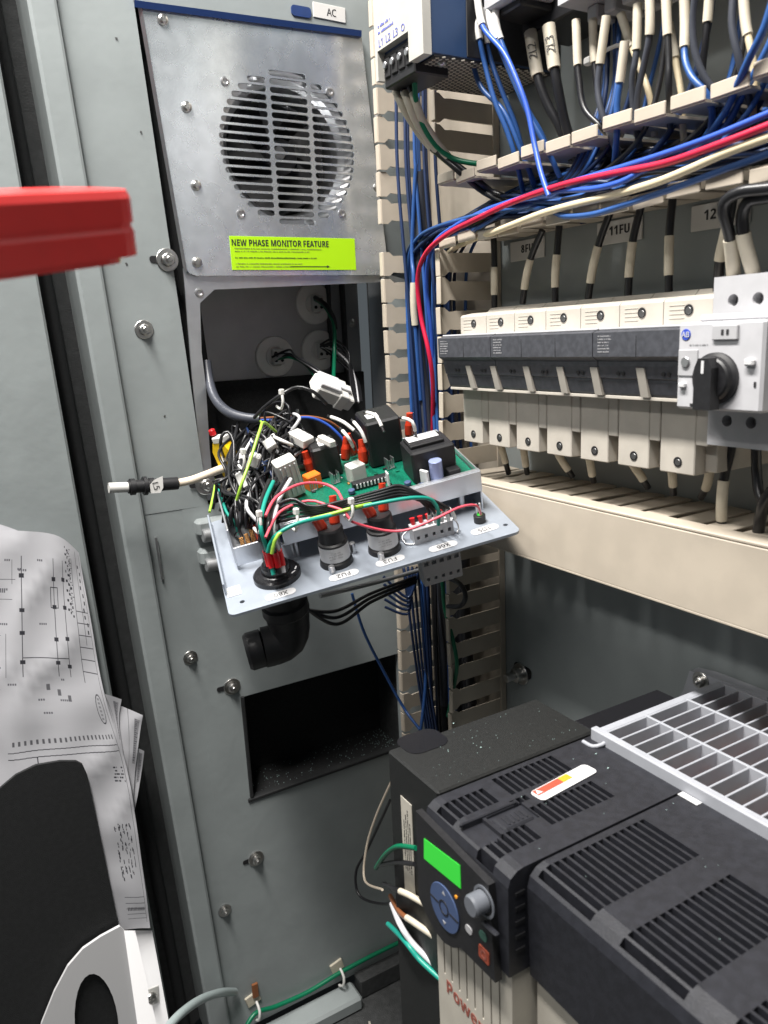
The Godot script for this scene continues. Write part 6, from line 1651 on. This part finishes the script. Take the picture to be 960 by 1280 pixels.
		if i % 7 == 0:
			var u := rng.randf_range(0.3, 0.65)
			sl = [[u, u + 0.07, 1.25]]
		var kind := 1 if i % 16 == 5 else 2 if i % 24 == 9 else 0
		wire([p + Vector3(0, -0.012, 0), p, m1, m2, q, tuck], rng.randf_range(0.0009, 0.0016), [M.w_black, M.w_white, M.w_navy][kind], ["black wire", "white wire", "dark blue wire"][kind] + " in the tangle draped over the circuit board", ["black", "white", "dark blue"][kind] + " wires of the tangle", sl, "wire", M.sleeve_white, 6)
	# wires from the grommets to the white connector
	for i in 5:
		wire([Vector3(-0.08, 0.7343, 0.1305) + Vector3(0.004, 0.003 * (i % 3) - 0.003, 0.003 * (i / 2)), Vector3(-0.05, 0.7332, 0.1275) + Vector3(0, 0.002 * i, 0), Vector3(-0.03, 0.7263, 0.1205) + Vector3(0, 0.002 * i, 0.002 * i), Vector3(0, 0.7104, 0.1193) + Vector3(0.002 * i, 0.002 * i, 0), Vector3(0.03, 0.7012, 0.1221)], 0.0012, [M.w_green, M.w_black, M.w_black, M.w_white, M.w_black][i], ["green", "black", "black", "white", "black"][i] + " wire from the leftmost grommet to the white plug", "wires from the leftmost grommet")
	wire([Vector3(-0.08, 0.794, 0.079), Vector3(-0.06, 0.786, 0.0785), Vector3(-0.05, 0.7737, 0.0756), Vector3(-0.045, 0.7617, 0.0751), Vector3(-0.04, 0.7365, 0.0793), Vector3(-0.02, 0.7122, 0.0919), Vector3(0, 0.7012, 0.1036)], 0.0022, M.w_green, "green wire hanging straight down from the upper grommet")
	wire([Vector3(-0.08, 0.7957, 0.0789), Vector3(-0.055, 0.7857, 0.0781), Vector3(-0.048, 0.7719, 0.0738), Vector3(-0.045, 0.76, 0.0742)], 0.0026, M.w_black, "black wire curving out of the upper grommet")
	for i in 6:
		wire([Vector3(-0.08, 0.7419, 0.0759) + Vector3(0, 0.003 * (i % 2), 0), Vector3(-0.055, 0.738, 0.0717) + Vector3(0, 0.004 * i - 0.008, 0), Vector3(-0.045, 0.7253, 0.0599) + Vector3(0, 0.004 * i - 0.01, 0), Vector3(-0.03, 0.7029, 0.0574) + Vector3(0, 0.002 * i, 0.002 * i), Vector3(0, 0.6846, 0.0709) + Vector3(0.002 * i, 0, 0.003 * i)], 0.0012, M.w_white if i == 2 else M.w_black, ("white" if i == 2 else "black") + " wire arching from the middle grommet down to the relays", ("white wire" if i == 2 else "black wires") + " from the middle grommet")
	# floating white plug between recess and board
	var pg := thing("plug_connector", "white two-row plug connector held up above the circuit board by wires", "connector")
	var u := (Vector3(0.06, 0.6879, 0.1139) - Vector3(0.06, 0.7045, 0.1533)).normalized()
	var n := Vector3(0.55, 0.80, 0.15)
	n = (n - u * n.dot(u)).normalized()
	pg.transform = Transform3D(Basis(u, n, u.cross(n)), Vector3(0.06, 0.7016, 0.1344))
	part(pg, "shell", box(Vector3(0.040, 0.013, 0.024), 0.0012), M.nylon)
	part(pg, "step", box(Vector3(0.022, 0.005, 0.020), 0.0008), M.white, at(Vector3(-0.008, 0.0085, 0)))
	part(pg, "collar", box(Vector3(0.010, 0.0165, 0.026), 0.0008), M.nylon, at(Vector3(0.008, 0.0, 0)))
	part(pg, "latch", box(Vector3(0.018, 0.002, 0.007), 0.0006), M.white, at(Vector3(0.006, 0.0095, 0.0)))
	for i in 4:
		part(pg, "row_rib", box(Vector3(0.030, 0.0012, 0.0012), 0.0003), M.white, at(Vector3(-0.002, -0.003, 0.0092 - i * 0.0001) + Vector3(0, i * 0.0022, 0)))
	wire([Vector3(0.0895, 0.6877, 0.2244), Vector3(0.1098, 0.6981, 0.2214), Vector3(0.1243, 0.7078, 0.2122), Vector3(0.1263, 0.7128, 0.1984), Vector3(0.1346, 0.7084, 0.1881), Vector3(0.1286, 0.6971, 0.1742)], 0.0016, M.w_black, "black wire arching through the cable tie in the recess")
	# small white plugs lying in the tangle
	var pk := 0
	for q in [[Vector3(0.1325, 0.6711, 0.2016), Vector3(0.2, 0.3, -0.35), Vector3(0.020, 0.008, 0.012)], [Vector3(0.1641, 0.6711, 0.1934), Vector3(0.1, 0.2, -0.25), Vector3(0.017, 0.005, 0.006)], [Vector3(0.1429, 0.6702, 0.2329), Vector3(0.5, -0.3, 0.4), Vector3(0.014, 0.008, 0.009)], [Vector3(0.1406, 0.6444, 0.2559), Vector3(-0.2, 0.6, 0.5), Vector3(0.010, 0.014, 0.008)], [Vector3(0.1498, 0.6608, 0.2499), Vector3(0.3, 0.9, -0.4), Vector3(0.009, 0.010, 0.007)]]:
		var sm := thing("plug_connector", ["white ribbed plug lying behind the white board connector", "small white marker block beside the small relay", "white plug standing in the middle of the black wire tangle", "white plug low in the tangle beside the yellow cap", "tiny white plug near the top of the wire tangle"][pk], "connector", "small white plugs in the tangle")
		sm.transform = Transform3D(Basis.from_euler(q[1]), q[0])
		part(sm, "shell", box(q[2], 0.0008), M.nylon)
		for i in 3:
			part(sm, "rib", box(Vector3(q[2].x * 0.12, q[2].y * 1.08, q[2].z * 0.9), 0.0003), M.white, at(Vector3((i - 1) * q[2].x * 0.28, 0, 0)))
		pk += 1
	# yellow cap with its white lead clip
	var yc := thing("cap_connector", "yellow plastic wire cap at the near end of the module", "wire cap")
	yc.transform = Transform3D(Basis.from_euler(Vector3(0.25, 0.5, 0.12)), Vector3(0.07, 0.6453, 0.2431))
	part(yc, "shell", prism(PackedVector2Array([Vector2(-0.008, -0.014), Vector2(0.008, -0.014), Vector2(0.010, 0.010), Vector2(0.005, 0.018), Vector2(-0.006, 0.018), Vector2(-0.010, 0.010)]), 0.009), M.yellow, at(Vector3(0, 0.006, -0.0045)))
	part(yc, "key_hole", box(Vector3(0.0016, 0.0032, 0.0004), 0.0), M.hole_black, at(Vector3(0.0035, -0.003, 0.0047)))
	part(yc, "clip", box(Vector3(0.013, 0.006, 0.010), 0.001), M.nylon, at(Vector3(0.001, 0.026, 0.0)))
	part(yc, "red_tip", box(Vector3(0.005, 0.006, 0.005), 0.001), M.ferrule_red, at(Vector3(-0.005, 0.033, 0.001)))
	wire([Vector3(0.0721, 0.654, 0.2488), Vector3(0.0883, 0.6649, 0.2561), Vector3(0.0904, 0.6751, 0.2551), Vector3(0.0922, 0.6781, 0.2498), Vector3(0.1004, 0.6706, 0.2485), Vector3(0.1168, 0.6544, 0.2552), Vector3(0.1364, 0.6443, 0.2597)], 0.0014, M.w_black, "black wire hooked over the yellow wire cap")
	# cable ties
	var ti := 0
	for v in [Vector3(0.2453, 0.6351, 0.2181), Vector3(0.2196, 0.6306, 0.2769), Vector3(0.1225, 0.7059, 0.2131), Vector3(0.2249, 0.6292, 0.2514), Vector3(0.1438, 0.6642, 0.2579)]:
		var t := thing("cable_tie", ["white cable tie round the harness before the green board", "white cable tie round the loom above the round connector", "white cable tie on the black wires in the recess", "white cable tie on the harness beside the round connector", "white cable tie beside the yellow wire cap"][ti], "cable tie", "white cable ties")
		part(t, "head", box(Vector3(0.0042, 0.0050, 0.0040), 0.0008), M.nylon, at(v + Vector3(0.004, 0.004, 0)))
		part(t, "strap", tube([v + Vector3(0.004, 0.003, 0), v + Vector3(0.007, -0.003, 0.0005), v + Vector3(0.003, -0.010, 0.001), v + Vector3(-0.006, -0.008, 0.001)], 0.0012, 6), M.nylon)
		ti += 1
	# grey white-sleeved wires on the relays
	for i in 7:
		var bx: Array = [[Vector3(0.1939, 0.6868, 0.1418), Vector3(0.2085, 0.6845, 0.1398), Vector3(0.206, 0.6725, 0.1351)], [Vector3(0.1656, 0.6857, 0.1701), Vector3(0.1816, 0.6773, 0.1705), Vector3(0.1819, 0.6627, 0.1657)], [Vector3(0.1719, 0.6811, 0.1845), Vector3(0.1841, 0.6738, 0.1835), Vector3(0.1729, 0.6626, 0.1733)], [Vector3(0.1538, 0.6896, 0.1856), Vector3(0.1767, 0.6857, 0.1831), Vector3(0.1874, 0.6751, 0.1752)], [Vector3(0.1836, 0.693, 0.1685), Vector3(0.1987, 0.6906, 0.1663), Vector3(0.2076, 0.6788, 0.165)], [Vector3(0.1384, 0.6705, 0.1905), Vector3(0.1479, 0.6667, 0.1902), Vector3(0.1535, 0.6634, 0.1859)], [Vector3(0.1273, 0.6751, 0.2247), Vector3(0.1463, 0.672, 0.2224), Vector3(0.1433, 0.6651, 0.2097)]][i]
		wire(bx, 0.0011, M.w_black, ["looped beside the tall relay", "entering the tallest red terminals", "entering the red terminal by the small relay", "lying behind the small relay", "lying behind the tall relay", "against the small relay sticker", "behind the white connector"][i].insert(0, "short sleeved black wire "), "short sleeved wires on the board", [[0.15, 0.8, 1.3]], "wire", M.sleeve_white)
	# sensor: white probe, black plug, paper flag and the beige lead to the module
	var s := thing("sensor_plug", "black plug with white probe tip and paper flag on beige lead", "sensor")
	var pa := Vector3(0.05, 0.637, 0.3436)
	var pb := Vector3(0.05, 0.6355, 0.328)
	var pc := Vector3(0.05, 0.6332, 0.2856)
	part(s, "probe", tube([pa, pb], 0.0044, 14), M.nylon)
	part(s, "plug", tube([pb, pc], 0.0056, 16), M.black)
	var dir := (pc - pb).normalized()
	for f in [[0.04, 0.0072, 0.004], [0.30, 0.0082, 0.003], [0.42, 0.0066, 0.004]]:
		part(s, "ring", tube([pb.lerp(pc, f[0]), pb.lerp(pc, f[0]) + dir * f[2]], f[1], 16), M.black)
	part(s, "lead", tube([pc, Vector3(0.052, 0.6347, 0.2732), Vector3(0.06, 0.6397, 0.2593), Vector3(0.07, 0.6446, 0.249), Vector3(0.08, 0.6479, 0.2376)], 0.0036, 12), M.w_beige)
	part(s, "paper_flag", prism(PackedVector2Array([Vector2(-0.005, -0.0065), Vector2(0.003, -0.0065), Vector2(0.006, -0.002), Vector2(0.0065, 0.008), Vector2(-0.001, 0.005), Vector2(-0.005, 0.001)]), 0.0004), M.sleeve_white, Transform3D(Basis(Vector3.UP, PI / 2.0 - 0.4), Vector3(0.058, 0.6351, 0.3063)))
	text(s, "L5", 0.005, M.print_black, Transform3D(Basis(Vector3.UP, PI / 2.0 - 0.4) * Basis(Vector3(0, 0, 1), -1.4), Vector3(0.058, 0.6351, 0.3063) + Vector3(0.0008, 0, 0.0002)))
	# leads below the plate, from the connector towards the corner
	for i in 3:
		wire([Vector3(0.1936, 0.5542, 0.2408) + Vector3(0, -0.003 * i, 0), Vector3(0.15, 0.5159, 0.1883) + Vector3(0, 0.006 * i - 0.006, 0), Vector3(0.125, 0.5126, 0.1387) + Vector3(0, 0.004 * i, 0), Vector3(0.1, 0.5116, 0.0746) + Vector3(0, 0.003 * i, 0)], 0.0016, M.w_black, "black lead running under the plate from the elbow connector", "leads under the plate")
	var br := Vector3(0.11, 0.519, 0.1255)
	top("support_rod", tube([Vector3(0.12, 0.5273, 0.1883), Vector3(0.11, 0.5245, 0.1252), Vector3(0.1, 0.5243, 0.055)], 0.0022, 8), M.galvanised_dull, "thin steel rod under the tilted plate", "rod")


# ---------------------------------------------------------------- small things

func make_small_things() -> void:
	# red tool handle reaching in close to the camera
	var t := thing("tool_handle", "red plastic tool handle with rounded end, out of focus", "tool")
	var cam := Vector3(0.72, 0.75, 0.46)
	var near := func(p: Vector3, d: float) -> Vector3: return cam + (p - cam).normalized() * d
	var tip: Vector3 = near.call(Vector3(0, 0.8604, 0.3027), 0.275)
	var butt: Vector3 = near.call(Vector3(0, 0.8486, 0.4157), 0.243)
	var ax := (tip - butt).normalized()
	var up := Vector3(0.10, 0.985, -0.12)
	up = (up - ax * up.dot(ax)).normalized()
	var sd := ax.cross(up).normalized()
	t.transform = Transform3D(Basis(ax, up * 0.86, sd), tip)
	var prof := PackedVector2Array()
	for k in 13:
		var a := -PI / 2.0 + PI * k / 12.0
		prof.append(Vector2(-0.012 + cos(a) * 0.012, sin(a) * 0.0165))
	prof.append(Vector2(-0.09, 0.0165))
	prof.append(Vector2(-0.09, -0.0165))
	# two shells with a groove between and a lower lip
	for s in [[-0.0004, 0.0105, 1.0], [-0.0113, 0.0105, 1.0]]:
		var st := begin()
		var small := PackedVector2Array()
		for p in prof:
			small.append(Vector2(p.x * s[2] - 0.0008, p.y * 0.95))
		add_shell(st, prof, small, s[0], s[1])
		part(t, "shell", st.commit(), M.tool_red)
	var core := PackedVector2Array()
	for p in prof:
		core.append(Vector2(p.x - 0.0006, p.y * 0.975))
	var st2 := begin()
	add_prism(st2, core, 0.018, Transform3D(Basis(Vector3(1, 0, 0), -PI / 2.0), Vector3(0, -0.0105, 0)))
	part(t, "core", st2.commit(), M.tool_red)
	var cav := PackedVector2Array()
	for p in prof:
		cav.append(Vector2(p.x * 0.93 - 0.004, p.y * 0.72))
	var st3 := begin()
	add_prism(st3, cav, 0.003, Transform3D(Basis(Vector3(1, 0, 0), -PI / 2.0), Vector3(0, -0.0140, 0)))
	part(t, "underside_rib", st3.commit(), M.tool_red)
	# latch on the wall behind the module
	var l := thing("latch", "dark grey double latch on the wall beside the module plate", "latch")
	for v in [Vector3(0.004, 0.5811, 0.2503), Vector3(0.004, 0.5522, 0.25)]:
		part(l, "bracket", box(Vector3(0.016, 0.016, 0.034), 0.003), M.paint, at(v + Vector3(0.008, 0, -0.004)))
		part(l, "roller", cyl(0.0065, 0.030, 16, 0.001), M.galvanised_dull, at(v + Vector3(0.018, -0.006, 0.010), Basis(Vector3(1, 0, 0), -PI / 2.0)))
	# green wire along the foot of the wall, its tie mounts, and the clear hose
	wire([Vector3(0.02, 0.0055, 0.2754), Vector3(0.012, 0.0206, 0.2542), Vector3(0.01, 0.0151, 0.228), Vector3(0.009, 0.0121, 0.1878), Vector3(0.009, 0.0167, 0.1457), Vector3(0.009, 0.0187, 0.0963), Vector3(0.01, 0.019, 0.0392), Vector3(0.02, 0.0273, -0.0029)], 0.0026, M.w_green, "dark green wire running along the foot of the wall")
	var n := 0
	for v in [Vector3(0.0046, 0.022, 0.1474), Vector3(0.0046, 0.0325, 0.2522)]:
		var o := thing("tie_mount", ["small cream tie mount holding the green wire on the wall", "white tie mount at the wall's front foot with brown tail"][n], "tie mount", "tie mounts on the wall")
		part(o, "pad", box(Vector3(0.003, 0.014, 0.016), 0.0008), M.sleeve, at(v + Vector3(0.0006, 0.002, 0), Basis(Vector3(1, 0, 0), 0.25)))
		part(o, "strap", tube([v + Vector3(0.003, -0.001, -0.003), v + Vector3(0.012, -0.006, -0.003), v + Vector3(0.013, -0.016, -0.001), v + Vector3(0.006, -0.020, 0.001)], 0.0016, 8), M.nylon)
		if n == 1:
			part(o, "tail", box(Vector3(0.003, 0.018, 0.007), 0.0006), M.w_brown, at(v + Vector3(0.003, 0.014, -0.003)))
		n += 1
	top("hose", tube([Vector3(0.1, 0.1396, 0.3649), Vector3(0.085, 0.1355, 0.3464), Vector3(0.06, 0.117, 0.3212), Vector3(0.035, 0.0905, 0.2949), Vector3(0.012, 0.061, 0.2737)], 0.0042, 14), M.hose, "pale clear hose curving past the cabinet's front edge", "hose")


# the band between a full outline at one height and a smaller one at the other, closed by its caps (x along, y across, height up)
func add_shell(st: SurfaceTool, full: PackedVector2Array, small: PackedVector2Array, y0: float, h: float) -> void:
	var lev := [[0.0, full], [h * 0.75, full], [h, small]]
	for i in 2:
		var a: PackedVector2Array = lev[i][1]
		var b: PackedVector2Array = lev[i + 1][1]
		for k in a.size():
			var j := (k + 1) % a.size()
			var e := (a[j] - a[k]).normalized()
			var nn := Vector3(e.y, 0.35 if i == 1 else 0.0, e.x).normalized()
			var v := [Vector3(a[k].x, y0 + lev[i][0], -a[k].y), Vector3(a[j].x, y0 + lev[i][0], -a[j].y), Vector3(b[j].x, y0 + lev[i + 1][0], -b[j].y), Vector3(b[k].x, y0 + lev[i + 1][0], -b[k].y)]
			quad(st, v[0], v[1], v[2], v[3], nn)
	for q in [[0.0, full, -1.0], [h, small, 1.0]]:
		var poly: PackedVector2Array = q[1]
		var idx := Geometry2D.triangulate_polygon(poly)
		for i in range(0, idx.size(), 3):
			tri(st, Vector3(poly[idx[i]].x, y0 + q[0], -poly[idx[i]].y), Vector3(poly[idx[i + 1]].x, y0 + q[0], -poly[idx[i + 1]].y), Vector3(poly[idx[i + 2]].x, y0 + q[0], -poly[idx[i + 2]].y), Vector3(0, q[2], 0))
